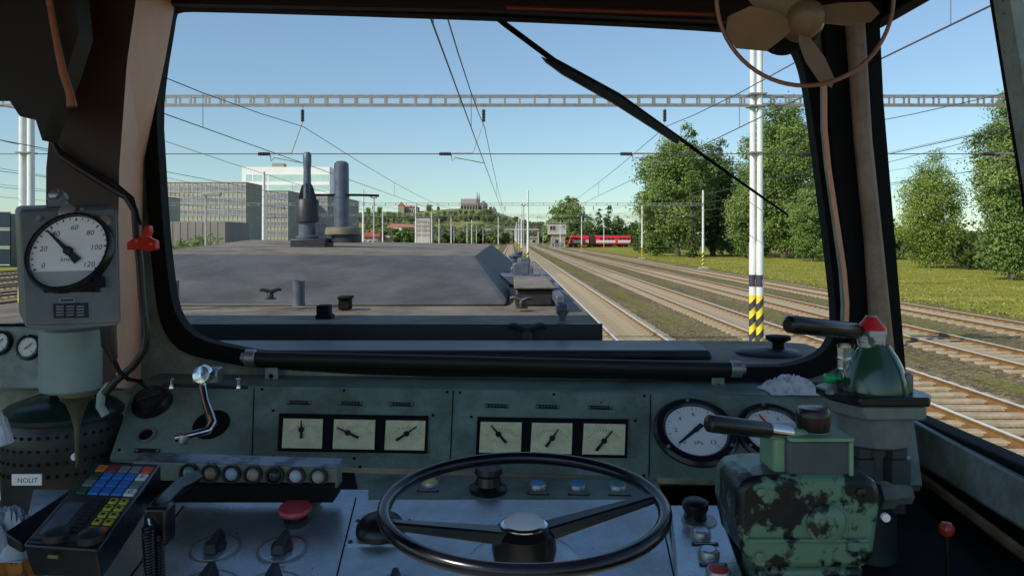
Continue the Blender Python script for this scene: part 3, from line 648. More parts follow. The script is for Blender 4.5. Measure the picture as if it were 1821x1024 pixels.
# ---------------------------------------------------------------- red train
m_red = M('train_red', (.85, .03, .045), .35, var=.12, scale=1.5); m_cream = M('train_cream', (.80, .72, .50), .4, var=.08); m_tw = M('train_white', (.82, .80, .80), .4, var=.05)
m_troof = M('train_roof_grey', (.13, .12, .12), .8, var=.2); m_und = M('underframe_dark', (.04, .035, .03), .7)
pa = P(1013, 0, 262); pb = P(1119, 0, 266); dr = Vector((pb.x-pa.x, 4, 0)); LN = dr.length; dr.normalize(); rt = Vector((dr.y, -dr.x, 0)); ang = math.atan2(dr.y, dr.x)
RM = Matrix.Rotation(ang, 3, 'Z')
def lb(q, s0, s1, y0, y1, z0, z1, m=0):
    q.box(Vector((pa.x, pa.y, 0))+RM@Vector(((s0+s1)/2, (y0+y1)/2, (z0+z1)/2)), (s1-s0, y1-y0, z1-z0), m, RM)
def car(name, label, s0, s1, body, band, nose, doors):
    o = Vector((pa.x, pa.y, GZ))+RM@Vector(((s0+s1)/2, 0, 0)); t = thing(name, label, 'train carriage', o, 'the parked red train')
    A = Vector((pa.x, pa.y, 0)); q = MB(); n0 = .7 if nose else 0
    pr = [(-1.4, 1.0), (-1.42, 2.2), (-1.3, 3.3), (-.9, 3.75), (.9, 3.75), (1.3, 3.3), (1.42, 2.2), (1.4, 1.0)]
    secs = [(s0+n0, 1.0), (s1, 1.0)]
    if nose: secs = [(s0, .82)]+secs
    vs = []
    for s_, k in secs: vs += [A+RM@Vector((s_+(.35 if nose and s_ == s0 and z > 2.3 else 0), y*k, z)) for y, z in pr]
    n = 8; fs = [(i*n+j, i*n+(j+1) % n, (i+1)*n+(j+1) % n, (i+1)*n+j) for i in range(len(secs)-1) for j in range(n)]+[tuple(range(n)), tuple(range(len(secs)*n-1, len(secs)*n-n-1, -1))]
    q.add(vs, fs); obj('body', q, body, t, smooth=False)
    if band: q = MB(); lb(q, s0+n0+.1, s1-.1, -1.44, 1.44, 1.45, 2.3); obj('stripe', q, band, t)
    q = MB(); lb(q, s0+.5, s1-.2, -1.0, 1.0, 3.72, 3.95); obj('roof', q, m_troof, t, bevel=.08)
    q = MB(); lb(q, s0+.6, s1-.3, -1.1, 1.1, .75, 1.02); obj('underframe', q, m_und, t)
    for c in (s0+2.2, s1-2.0) if s1-s0 > 8 else (s0+1.2,):
        q = MB()
        for dx in (-.9, .9):
            for sd in (-1, 1): q.lathe(A+RM@Vector((c+dx, sd*.8, .45)), RM@Vector((0, 1, 0)), [(.45, -.07), (.45, .07)], 14)
        lb(q, c-1.4, c+1.4, -.95, .95, .45, .72); obj('bogie', q, m_und, t)
    x = s0+1.4; i = 0
    while x < s1-1.2 and body is not m_und:
        q = MB()
        if i in doors: lb(q, x, x+.9, -1.455, -1.40, 1.1, 3.1); obj('door', q, m_red, t)
        else: lb(q, x, x+.95, -1.46, -1.38, 2.3, 3.05); obj('window', q, m_dark, t)
        x += 1.35; i += 1
    if nose:
        q = MB(); lb(q, s0+.22, s0+.5, -1.0, 1.0, 2.35, 3.1); obj('windscreen', q, m_dark, t)
        for sd in (-1, 1): q = MB(); q.lathe(A+RM@Vector((s0+.02, sd*.8, 1.6)), RM@Vector((-1, 0, 0)), [(.14, 0), (.1, .08)], 10); obj('headlight', q, m_tw, t)
        q = MB(); lb(q, s0-.3, s0+.3, -.9, .9, .75, 1.15); obj('bumper', q, m_und, t)
car('railcar', 'cream and red railcar at the left end of the train', 0, LN*.30, m_red, m_cream, True, (2,))
car('dark_carriage', 'short dark carriage between the red railcar and the red and white coach', LN*.30+.3, LN*.40, m_und, None, False, ())
car('railcar', 'bright red coach with white stripe, longest of the train', LN*.40+.3, LN, m_red, m_tw, False, (4, 10))
q = MB(); lb(q, -8, LN+12, -.8, -.72, -.1, .02); lb(q, -8, LN+12, .72, .8, -.1, .02)
tag(obj('siding_track', q, m_rail), 'siding rails under the parked red train', 'railway track')
# ---------------------------------------------------------------- locomotive bonnet
m_bon = M('bonnet_grey_paint', (.115, .105, .096), .5, chip=(.19, .17, .15), cscale=22, cthr=.70, grime=.25, var=.3, scale=3, bump=.25, bscale=30, dist=.002)
m_bont = M('bonnet_dusty_top', (.235, .20, .155), .7, chip=(.07, .06, .055), cscale=18, cthr=.66, grime=.4, var=.2, scale=2.5, bump=.2, bscale=40)
m_bond = M('bonnet_dark_blue', (.028, .028, .034), .4, var=.35, scale=4)
m_blk = M('black_rubber', (.006, .006, .006), .7, var=.3, spec=.2)
m_gun = M('dark_gunmetal', (.035, .035, .04), .45, .3, var=.3, scale=20)
m_gbl = M('worn_blue_grey', (.10, .12, .16), .45, .2, var=.3, scale=20)
bn = thing('locomotive_bonnet', 'long grey locomotive bonnet seen through the windscreen', 'locomotive bonnet', (-.9, 2.0, GZ+.9))
z1 = HC-.27
q = MB(); q.prism([(-2.3, 1.98, HC-.324), (.80, 1.98, HC-.324), (.92, 2.1, HC-.324), (.92, 2.42, HC-.324), (.80, 2.5, HC-.324), (-2.3, 2.5, HC-.324)], (0, 0, -.4)); obj('cowl', q, m_bont, bn, bevel=.02)
q = MB(); a = P(180, 0, 2.1); b = P(1266, 0, 2.1); q.box(((a.x+b.x)/2, 2.2, HC-.314), (b.x-a.x, .22, .03)); obj('cowl_strip', q, m_bond, bn, bevel=.012)
q = MB(); q.box((-.9, 5.8, z1-.3), (2.36, 6.6, .6), 0)
obj('deck', q, m_bont, bn, bevel=.012)
q = MB(); q.box((-.9, 2.488, z1-.05), (2.37, .02, .098)); obj('deck_front', q, m_bond, bn)
q = MB()
A = [P(215, 534, 3.1), P(912, 545, 3.1), P(845, 455, 4.0), P(235, 451, 4.0)]
zb = HC-.268; A[0].z = zb; A[1].z = zb; A[0].x = -1.75; A[3].x = -1.93
D = P(440, 426, 6.5); C_ = P(874, 434, 9.0)
top = [A[3], A[2], C_, D]; B0 = Vector((.0, 9.2, zb)); B1 = Vector((-2.15, 6.6, zb))
mid = (A[3]+A[2])/2
q.add([A[0], A[1], A[2], A[3], C_, D, B0, B1], [(0, 1, 2, 3), (3, 2, 4, 5), (1, 6, 4, 2), (0, 3, 5, 7), (7, 5, 4, 6), (0, 7, 6, 1)])
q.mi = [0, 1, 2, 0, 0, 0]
obj('hood_casing', q, [m_bon, m_bont, M('shaded_brown_side', (.045, .036, .032), .6, var=.4, scale=6)], bn, bevel=.03)  # right face coloured dark brown to put its shade in
q = MB(); q.pbox(916, 514, 984, 545, 3.1, .8); obj('side_box', q, [m_gun], bn, bevel=.01)
q = MB(); q.pbox(914, 510, 988, 514, 3.08, .86); obj('side_box_lid', q, [m_bont], bn, bevel=.004)
# exhaust fittings
d = 5.0; s5 = d/F
def cyl_px(q, u, segs, d, m=0, n=24, dz=0):    # segs [(v, halfwidth px)...]
    c = P(u, 0, d); q.lathe((c.x, d+dz, 0), (0, 0, 1), [(h*d/F, P(0, v, d).z) for v, h in segs], n, m)
h1 = obj('horn_mount', (lambda q: (q.pbox(515, 424, 580, 442, d, .22), q)[1])(MB()), m_gun, bn, bevel=.01)
q = MB(); cyl_px(q, 539, [(424, 20), (420, 20), (418, 15), (394, 15)], d, dz=.1); obj('stand', q, m_gbl, h1)
q = MB(); cyl_px(q, 539, [(396, 14), (394, 21), (357, 21), (353, 18), (352, 9)], d, dz=.1); obj('collar', q, m_gun, h1)
q = MB(); cyl_px(q, 539, [(352, 7.5), (300, 6.5), (288, 7.5), (272, 7.5), (268, 5)], d, dz=.1); obj('pipe', q, m_gbl, h1)
q = MB()
for k in range(4):
    a = k*math.pi/2+.5; c = P(539, 0, d); c.y += .1; e = V(math.cos(a), math.sin(a), 0)
    q.prism([c+e*.015+V(0, 0, P(0, 322, d).z-c.z), c+e*.034+V(0, 0, P(0, 330, d).z-c.z), c+e*.062+V(0, 0, P(0, 357, d).z-c.z), c+e*.015+V(0, 0, P(0, 357, d).z-c.z)], e.cross(V(0, 0, 1))*.016)
obj('fins', q, m_gun, h1)
h2 = obj('chimney_base', (lambda q: (cyl_px(q, 607, [(432, 28), (418, 28), (417, 20), (412, 20)], d, dz=.15), q)[1])(MB()), m_gun, bn)
q = MB(); cyl_px(q, 600, [(417, 33), (408, 33), (404, 30), (403, 14)], d, dz=.15); obj('flange', q, m_bont, h2)
q = MB(); cyl_px(q, 598, [(404, 14), (296, 13.5), (287, 13), (283, 8), (282, 1)], d, dz=.15); cyl_px(q, 598, [(350, 14.6), (346, 14.6)], d, dz=.15); obj('chimney', q, m_gbl, h2)
q = MB(); q.tube([P(560, 347, 5.12), P(640, 347, 5.12), P(674, 348, 5.12)], .008, 8); obj('rod', q, m_blk, h2)
def wing(u, v, d, s, lab, ang=0):      # wing nut latch: v = its foot
    c = P(u, v, d); k = obj('wing_latch', MB().lathe(c, (0, 0, 1), [(.5*s, 0), (.5*s, .12*s), (.28*s, .16*s), (.28*s, .5*s), (.16*s, .75*s)], 14), m_gun, bn); q = MB()
    for sd in (-1, 1):
        e = V(math.cos(ang)*sd, math.sin(ang)*sd, 0); q.tube([c+V(0, 0, .62*s)+e*x*s+V(0, 0, z*s) for x, z in ((0, 0), (.35, .16), (.7, .26), (.95, .2))], [.22*s, .17*s, .15*s, .11*s], 8)
    obj('wing', q, m_gun, k)
def pipe(u, v, w, h, d, mt=m_gbl, name='vent_pipe'):
    c = P(u, v, d); s = d/F; r = w*s/2; H = h*s; q = MB().lathe(c, (0, 0, 1), [(r*1.05, 0), (r, .01), (r, H), (r*.8, H), (r*.8, H*.6)], 18); obj(name, q, mt, bn)
wing(481, 532, 2.98, .042, '', .3); wing(928, 548, 2.9, .045, '', -.2); wing(937, 611, 2.44, .064, '', .05)
pipe(531, 543, 22, 44, 3.0); pipe(309, 541, 18, 42, 2.95)
q = MB(); q.pbox(601, 530, 622, 551, 2.92, .05); q.pbox(599, 527, 624, 532, 2.91, .06); obj('hinge_block', q, m_blk, bn, bevel=.004)
q = MB(); q.pbox(562, 543, 585, 573, 2.62, .05); q.pbox(560, 560, 588, 574, 2.61, .06); obj('hinge_block', q, m_blk, bn, bevel=.004)
c = P(1000, 572, 2.58); q = MB(); q.lathe(c+V(0, 0, .040), (1, .15, 0), [(.014, -.018), (.021, -.012), (.021, .012), (.014, .018)], 20, sq=1); q.box(c+V(0, 0, .01), (.02, .04, .05)); obj('side_lamp', q, m_gbl, bn)
for i, (u, v, d) in enumerate(((992, 528, 3.0), (985, 515, 3.5), (976, 500, 4.2), (966, 490, 5.0))):
    q = MB(); c = P(u, v, d); q.box(c, (.035, .34, .035)); q.box(c+V(0, -.15, -.04), (.03, .04, .08)); q.box(c+V(0, .15, -.04), (.03, .04, .08)); obj('grab_rail', q, m_gbl, bn, bevel=.006)
for (u, v, d, w) in ((920, 506, 4.4, .20), (928, 489, 5.6, .16)):
    q = MB(); c = P(u, v, d); q.box(c+V(0, 0, .03), (w, .2, .06)); q.box(c+V(.02, 0, .09), (w*.45, .12, .07)); q.lathe(c+V(-.02, 0, .12), (0, 0, 1), [(.02, 0), (.02, .03), (.035, .04), (.01, .05)], 10); obj('side_fitting', q, m_gbl, bn, bevel=.008)
q = MB(); c = P(921, 470, 6.6); q.lathe(c-V(0, 0, .1), (0, 0, 1), [(.03, 0), (.03, .12)], 12); obj('vent_pipe', q, m_gbl, bn)
# filler cap on the cowl
c = P(1366, 644, 2.2); q = MB(); q.lathe(c, (0, 0, 1), [(.088, 0), (.088, .03), (.082, .035), (.0, .042)], 36); k = obj('filler_cap', q, m_gun, bn)
q = MB(); q.lathe(c+V(.028, 0, .03), (0, 0, 1), [(.026, 0), (.016, .012), (.016, .025), (.034, .034), (.034, .044), (.0, .048)], 24); obj('cap_knob', q, m_blk, k)

# ---------------------------------------------------------------- cab shell
m_gg = M('grey_green_hammered_paint', (.23, .30, .255), .36, chip=(.06, .06, .05), grime=.35, cthr=.66, var=.16, scale=14, bump=.25, bscale=160, dist=.0015)
m_ggl = M('grey_green_light_paint', (.34, .39, .35), .42, chip=(.10, .10, .085), grime=.35, cscale=30, var=.18, scale=9, bump=.2, bscale=120, dist=.0015)
m_tanp = M('warm_lit_tan_paint', (.88, .42, .26), .5, var=.12, scale=7, bump=.15, bscale=90, dist=.002)  # tan paint with warm cab light mixed into its colour
m_brn = M('dark_brown_lining', (.016, .003, .0015), .6, var=.4, scale=6)
m_floor = M('cab_floor', (.42, .40, .36), .8)
m_rearw = M('cab_rear_paint', (.6, .6, .55), .7)
m_glass = glassmat('clear_glass', (.96, .97, .97))
m_chrome = M('chrome', (.75, .76, .78), .15, 1, var=.1, scale=30)
m_steel = M('dull_steel', (.42, .42, .40), .4, .8, var=.25, scale=30)
m_bake = M('black_bakelite', (.010, .010, .011), .28, var=.3, scale=20)
m_dial = M('white_dial', (.90, .87, .84), .5, var=.05, scale=20)
m_dialy = M('yellowed_dial', (.92, .78, .46), .5, var=.18, scale=40)
m_ink = M('black_ink', (.015, .015, .015), .6)
m_inkr = M('red_paint', (.70, .02, .015), .4)
def px(pts, y): return [P(u, v, y) for u, v in pts]
I = [(262, -40), (560, 18), (860, 28), (1100, 38), (1280, 48), (1340, 54), (1389, 68), (1416, 83), (1429, 113), (1436, 143), (1441, 170), (1452, 250), (1464, 345), (1480, 470), (1489, 560), (1485, 600), (1468, 628), (1435, 645), (1380, 656), (1000, 648), (700, 645), (470, 630), (400, 617), (350, 604), (322, 580), (305, 545), (296, 480), (288, 400), (282, 300), (276, 200)]
I[0:1] = [(284, 120), (296, 50), (300, 22), (304, 13), (340, 12)]

I2 = smooth_loop(I, 1)
cx_, cy_ = 880, 330
def grow(p, g):
    u, v = p; du = (u-cx_)/600; dv = (v-cy_)/310; k = max(abs(du), abs(dv)); return (u+g*max(-1, min(1, du*1.15)), v+g*max(-1, min(1, dv*1.15)))
O2 = [grow(p, 24) for p in I2]
LW = [(-260, 150), (92, 150), (92, 560), (80, 576), (-260, 576)]
q = MB(); outer = [(-2.35, 1.9, HC-1.45), (.86, 1.9, HC-1.45)]+[tuple(P(1605, 740, 1.9)), tuple(P(1600, 640, 1.9)), tuple(P(1562, 180, 1.9)), tuple(P(1552, 20, 1.9)), tuple(P(1552, -30, 1.9))]+[(-2.35, 1.9, HC+.615)]
plate_hole(q, outer, [px(I2, 1.9), px(LW, 1.9)], (0, .012, 0)); struct('front_wall', q, m_ggl, smooth=False)
q = MB(); plate_hole(q, px(O2, 1.878), [px([grow(p, -1.5) for p in I2], 1.878)], (0, .040, 0)); struct('windscreen_seal', q, m_blk, smooth=False)
q = MB(); plate_hole(q, px([(-300, 120), (110, 120), (110, 590), (-300, 590)], 1.885), [px(LW, 1.885)], (0, .012, 0)); struct('side_windscreen_seal', q, m_blk, smooth=False)
q = MB(); q.prism(px([grow(p, 6) for p in I2], 1.925), (0, .006, 0)); struct('windscreen_pane', q, m_glass, smooth=False)
q = MB(); q.prism(px([(-268, 140), (98, 140), (98, 580), (-268, 580)], 1.925), (0, .006, 0)); struct('side_windscreen_pane', q, m_glass, smooth=False)
# header and roof
q = MB(); q.prism([P(300, 13, 1.87), P(860, 24, 1.87), P(1280, 44, 1.87), P(1330, 50, 1.87), P(1560, 30, 1.87), P(1560, -60, 1.87), P(-300, -60, 1.87), P(-300, 150, 1.87), P(110, 150, 1.87), P(250, 13, 1.87)], (0, -.03, 0)); struct('header_lining', q, m_brn, smooth=False)
q = MB(); q.box((-.75, 1.07, HC+.64), (3.4, 1.86, .04)); struct('cab_ceiling', q, m_brn)  # cut short behind the driver to let sky light onto the dash
q = MB(); q.box((-.75, .32, HC-1.47), (3.5, 3.35, .04)); struct('cab_floor', q, m_floor)
q = MB(); plate_hole(q, [(-2.35, -1.35, HC-1.45), (-2.35, 1.95, HC-1.45), (-2.35, 1.95, HC+.62), (-2.35, -1.35, HC+.62)], [[(-2.35, -1.1, HC-.5), (-2.35, 1.5, HC-.5), (-2.35, 1.5, HC+.5), (-2.35, -1.1, HC+.5)]], (-.04, 0, 0)); struct('left_side_wall', q, m_rearw, smooth=False)
# right side: below the window, seal, ledge, roof rail, posts
def side(z): return .94+(HC-.42-z)*(-.0)-(max(0, z-(HC-.42)))*.062
q = MB(); zs = HC-.42
q.prism([(.955, 1.9, zs+.0), (.955, -1.35, zs), (.955, -1.35, HC-1.45), (.955, 1.9, HC-1.45)], (.03, 0, 0)); struct('right_side_wall', q, m_blk, smooth=False)
q = MB(); q.prism([(.93, 1.9, zs+.004), (.93, -1.35, zs+.004), (.93, -1.35, zs-.055), (.93, 1.9, zs-.055)], (.05, 0, 0)); struct('side_window_seal', q, m_blk, bevel=.01)
q = MB(); t0 = P(1612, 744, 1.83); t1 = P(1821, 855, 1.405); t2 = t0+(t1-t0)*5; b0 = P(1612, 812, 1.80); b1 = P(1821, 943, 1.38); b2 = b0+(b1-b0)*5
q.add([t0, t2, b2, b0, t0+V(.04, 0, 0), t2+V(.04, 0, 0), b2+V(.04, 0, -.02), b0+V(.04, 0, -.02)], [(0, 1, 2, 3), (4, 5, 6, 7), (0, 4, 5, 1), (3, 2, 6, 7), (0, 3, 7, 4), (1, 5, 6, 2)]); struct('side_ledge', q, m_ggl, bevel=.006)
q = MB(); b0 = P(1625, 838, 1.74); b1 = P(1821, 985, 1.32); q.tube([b0, b1, b1+(b1-b0)*2], .010, 8); struct('side_trim_strip', q, M('worn_ochre_strip', (.16, .10, .035), .6, var=.4, scale=20))
q = MB(); q.box((.89, .3, HC+.565), (.05, 3.3, .10)); struct('roof_rail', q, m_blk, bevel=.01)
q = MB(); q.prism([(.925, 1.9, zs), (.925, -1.3, zs), (.872, -1.3, HC+.53), (.872, 1.9, HC+.53)], (.005, 0, 0)); struct('side_window_pane', q, m_glass, smooth=False)
q = MB(); a = P(1771, -10, 1.441); b = P(1824, 400, 1.405); a.x = .872; e = V(0, -.028, 0)
q.hexa([a, a+e, b+e*1.0, b], [a+V(.03, 0, 0), a+e+V(.03, 0, 0), b+e+V(.03, 0, 0), b+V(.03, 0, 0)]); c = b+(b-a); q.hexa([b, b+e, c+e, c], [b+V(.03, 0, 0), b+e+V(.03, 0, 0), c+e+V(.03, 0, 0), c+V(.03, 0, 0)]); struct('side_window_post_seal', q, m_blk, smooth=False)
q = MB(); f = e*2.6; g = V(-.012, 0, 0); q.hexa([a+e+g, a+f+g, c+f+g, c+e+g], [a+e-g, a+f-g, c+f-g, c+e-g]); struct('post_reflection_strip', q, m_ggl, smooth=False)  # pale strip on the post standing in for reflected light
# right corner post: black lining, thin strip, tan post
q = MB(); q.prism(px([(1458, 40), (1556, 10), (1564, 180), (1602, 640), (1610, 740), (1560, 745), (1500, 640), (1508, 600), (1500, 470), (1478, 300)], 1.872), (0, -.02, 0)); struct('corner_post_lining', q, m_blk, smooth=False)
q = MB(); q.prism(px([(1497, 20), (1529, 20), (1543, 250), (1562, 430), (1584, 640), (1545, 640), (1532, 430), (1514, 250)], 1.85), (0, -.035, 0)); struct('corner_post', q, M('brown_post_paint', (.34, .23, .17), .5, var=.15, scale=9, grime=.3, bump=.15, bscale=90, dist=.002), bevel=.012)
q = MB(); q.tube(px([(1466, 110), (1467, 230), (1474, 300), (1489, 400), (1501, 480), (1506, 540), (1504, 600)], 1.843), .006, 8); q.tube(px([(1461, 110), (1462, 230), (1469, 300), (1483, 400), (1494, 480), (1498, 540), (1497, 600)], 1.848), .004, 8, 1); struct('corner_trim', q, [m_tanp, m_ggl])
# left centre pillar: shaded front and lit side set by colour
n0, n1, n2, n3 = P(246, -30, 1.60), P(226, 110, 1.60), P(212, 300, 1.60), P(206, 690, 1.60)
f0, f1, f2, f3 = P(318, -30, 1.875), P(293, 110, 1.875), P(255, 290, 1.875), P(250, 690, 1.875)
g0, g1, g2, g3 = P(120, -30, 1.60), P(100, 110, 1.60), P(82, 300, 1.60), P(80, 690, 1.60)
bk = [P(u, v, 1.875) for u, v in ((150, -30), (125, 110), (104, 300), (104, 690))]
q = MB(); ns, fs_, gs = (n0, n1, n2, n3), (f0, f1, f2, f3), (g0, g1, g2, g3)
for i in range(3): q.add([gs[i], ns[i], ns[i+1], gs[i+1]], [(0, 1, 2, 3)], 0); q.add([ns[i], fs_[i], fs_[i+1], ns[i+1]], [(0, 1, 2, 3)], 1); q.add([gs[i], bk[i], bk[i+1], gs[i+1]], [(0, 1, 2, 3)], 0)
struct('centre_pillar', q, [M('pillar_shaded_brown', (.05, .014, .006), .55, var=.35, scale=5), m_tanp], smooth=False)
# sun visor block top left, with rod
q = MB(); q.prism(px([(-120, -60), (128, -60), (140, 60), (118, 130), (92, 200), (75, 250), (62, 209), (35, 207), (12, 172), (-120, 172)], 1.45), (0, .05, 0)); tag(obj('sun_visor', q, m_brn, smooth=False), 'black folded sun visor over the side windscreen', 'sun visor')
q = MB(); q.tube(px([(84, -20), (98, 60), (112, 130), (124, 165), (128, 190)], 1.43), [.006, .006, .007, .007, .009], 10); tag(obj('visor_rod', q, M('orange_brown_rod', (.38, .12, .05), .5, var=.3, scale=40)), 'orange brown rod hanging before the black visor', 'rod')
q = MB(); q.tube(px([(900, 14), (1270, 26)], 1.80), .006, 8); tag(obj('header_highlight', q, M('red_brown_highlight', (.20, .035, .015), .4)), 'thin red brown highlight strip added under the cab header', 'rail')  # thin tube standing in for red highlights on the header

# ---------------------------------------------------------------- wiper, blind
w = thing('windscreen_wiper', 'black wiper slanting across the windscreen from the top', 'wiper', P(865, 10, 1.99))
q = MB(); q.tube(px([(850, 5), (900, 45), (985, 108), (1100, 170), (1200, 240), (1300, 312), (1402, 383)], 1.985), [.007, .0075, .0075, .0065, .005, .004, .0025], 8); obj('arm', q, m_blk, w)
q = MB(); q.prism(px([(963, 101), (1010, 122), (1100, 170), (1210, 247), (1205, 256), (1092, 184), (1000, 132), (970, 110)], 1.975), (0, .012, 0)); obj('blade', q, m_bake, w, smooth=False)
t = thing('roller_blind', 'black rolled blind lying along the bottom of the windscreen', 'roller blind', P(880, 660, 1.80))
a, b = P(446, 636, 1.82), P(1308, 656, 1.82); q = MB(); q.tube([a, b], .0155, 18); obj('roll', q, M('dark_blind_fabric', (.016, .013, .011), .55, var=.3), t)
ax = (b-a).normalized()
for p_, sg in ((a, -1), (b, 1)): q = MB(); q.lathe(p_, ax*sg, [(.017, -.012), (.019, -.01), (.019, .012), (.010, .016), (.010, .022)], 18); obj('end_cap', q, m_steel, t)
for u, v in ((483, 671), (1277, 689)):
    q = MB(); c = P(u, v, 1.86); q.box(c, (.030, .006, .046)); q.lathe(c+V(0, -.004, .004), (0, -1, 0), [(.006, 0), (.005, .003)], 12, 1); obj('bracket', q, [m_ggl, m_blk], t, bevel=.001)

# ---------------------------------------------------------------- instrument desk
desk = thing('control_desk', 'grey green control desk with meters, gauges and buttons under the windscreen', 'control desk', (-.1, 1.5, HC-1.45))
IP = Pl(P(240, 683, 1.78), P(1470, 705, 1.74), P(195, 815, 1.62))
q = MB(); cor = [(240, 683), (1620, 708), (1640, 862), (1165, 848), (195, 815)]
q.prism([IP.h(u, v) for u, v in cor], -IP.n*.02)
tl, tr = IP.h(240, 683), IP.h(1620, 708); q.prism([tl+V(0, .008, 0), tr+V(0, .008, 0), V(tr.x, 1.9, tr.z+.004), V(tl.x, 1.9, tl.z+.004)], (0, 0, -.01))
nseam = len(q.f)
for (ua, va, ub, vb) in ((452, 690, 448, 822), (806, 695, 800, 836), (1157, 701, 1154, 847)): IP.needle(q, ua, va, ub, vb, .0004, .002, .002)
for (u, v) in ((466, 692), (612, 694), (795, 697), (818, 698), (985, 701), (1146, 704), (466, 826), (640, 830), (790, 833), (815, 834), (1145, 845), (486, 730), (770, 738), (838, 741), (1130, 748), (486, 812), (630, 815), (212, 800)): q.lathe(IP.h(u, v), IP.n, [(.0035, 0), (.003, .0015)], 10)
q.mi = [0]*nseam+[1]*(len(q.f)-nseam); obj('instrument_panel', q, [m_gg, m_blk], desk)
def quad_px(pl, q, u0, v0, u1, v1, sk, lift, th, m=0):
    pl.poly(q, [(u0, v0), (u1, v0+sk), (u1-2, v1+sk), (u0-3, v1)], lift, th, m)
# meters
for gi, (u0, v0, v1, cells, nds) in enumerate(((500, 738, 800, ((505, 575), (595, 668), (687, 757)), ((537, 752, 537, 784), (600, 765, 638, 783), (742, 763, 705, 788))),
                                           (852, 744, 808, ((855, 928), (946, 1018), (1038, 1112)), ((873, 761, 900, 792), (993, 768, 971, 799), (1088, 771, 1060, 806))))):
    e = cells[-1][1]+3
    q = MB(); quad_px(IP, q, u0-3, v0-1, e+2, v1+2, (e-u0)*.017, .0006, .004); mt = obj('meter_window', q, m_blk, desk)
    for ci, (a, b) in enumerate(cells):
        sk = (a-u0)*.017; q = MB(); quad_px(IP, q, a, v0+9+sk, b, v1-1+sk, (b-a)*.017, .005, .0015, 0)
        c = IP.h((a+b)/2, (v0+v1)/2+14+sk, .0066); wdt = (b-a)*1.7/F
        for k in range(13):
            an = R(150-k*10); r0, r1 = wdt*.36, wdt*(.42 if k % 3 else .45)
            dd = IP.ex*math.cos(an)+IP.ey*math.sin(an); s_ = IP.n.cross(dd)*.0004
            q.add([c+dd*r0-s_, c+dd*r1-s_, c+dd*r1+s_, c+dd*r0+s_], [(0, 1, 2, 3)], 1)
        dl = obj('meter', q, [m_dialy, m_ink], mt)
        un, vn, um, vm = nds[ci]; q = MB(); IP.needle(q, un, vn, um, vm, .009, .0022, .006)
        q.lathe(IP.h((un+um)/2, (vn+vm)/2, .0068), IP.n, [(.006, 0), (.006, .004)], 12); nd = obj('meter_needle', q, m_ink, mt)
        q = MB(); pc = ((a+b)/2-8, v0-22+sk); IP.rect(q, IP.h(*pc), .052, .010, .0004, .0015, 0, -.02)
        for sd in (-.023, .023): q.lathe(IP.h(*pc, .0019)+IP.ex*sd, IP.n, [(.0035, 0), (.003, .001)], 10, 1)
        for k in range(5): q.prism([IP.h(*pc, .0021)+IP.ex*(x+k*.007-.0165)+IP.ey*y for x, y in ((0, -.001), (.005, -.001), (.005, .001), (0, .001))], IP.n*.0002, 1)
        obj('name_plate', q, [m_ink, m_steel], desk)
# round gauges
def gauge(pl, u, v, rpx, mats_face, name, needle, nums, unit, red=False, par=None, rim=1.0):
    c = pl.h(u, v); r = (pl.h(u+rpx, v)-c).length
    q = MB(); q.lathe(c, pl.n, [(r, 0), (r, .006), (r*.93, .012), (r*.78, .013), (r*.70, .007)], 48); g = obj(name, q, m_bake, par or desk)
    q = MB(); q.lathe(c, pl.n, [(r*.745, .0075), (r*.745, .0085)], 40, 0); cc = c+pl.n*.0087
    for k in range(33):
        an = R(225-k*270/32); dd = pl.ex*math.cos(an)+pl.ey*math.sin(an); s_ = pl.n.cross(dd)*(.0006 if k % 4 == 0 else .0003)
        q.add([cc+dd*r*(.60 if k % 4 == 0 else .64)-s_, cc+dd*r*.69-s_, cc+dd*r*.69+s_, cc+dd*r*(.60 if k % 4 == 0 else .64)+s_], [(0, 1, 2, 3)], 1)
    for i, tx in enumerate(nums):
        an = R(225-i*270/(len(nums)-1)); q.text(tx, cc+(pl.ex*math.cos(an)+pl.ey*math.sin(an))*r*.48, pl.ex, pl.ey, r*.17, 1)
    q.text(unit, cc-pl.ey*r*.36, pl.ex, pl.ey, r*.15, 1)
    obj('dial', q, [m_dial, m_ink], g)
    for j, (an, L, mt) in enumerate(needle):
        an = R(an); dd = pl.ex*math.cos(an)+pl.ey*math.sin(an); s_ = pl.n.cross(dd); h = pl.n*(.011+j*.001); q = MB()
        q.prism([c+h-dd*r*.22-s_*r*.06, c+h-dd*r*.22+s_*r*.06, c+h+dd*r*L+s_*r*.02, c+h+dd*r*L-s_*r*.02], pl.n*.001); q.lathe(c+pl.n*.0087, pl.n, [(r*.06, 0), (r*.06, .004)], 12); obj('needle', q, mt, g)
    q = MB()
    for an in (95, 215, 330): q.lathe(c+(pl.ex*math.cos(R(an))+pl.ey*math.sin(R(an)))*r*.88+pl.n*.012, pl.n, [(r*.05, 0), (r*.04, .002)], 10)
    obj('rim_screws', q, m_steel, g)
    return g
gauge(IP, 1237, 769, 75, m_dial, 'pressure_gauge', [(222, .62, m_ink)], ['0', '2', '4', '6', '8', '10', '12'], 'kPa')
gauge(IP, 1374, 771, 66, m_dial, 'pressure_gauge', [(118, .60, m_inkr), (280, .45, m_inkr)], ['0', '2', '4', '6', '8', '10'], 'kPa')
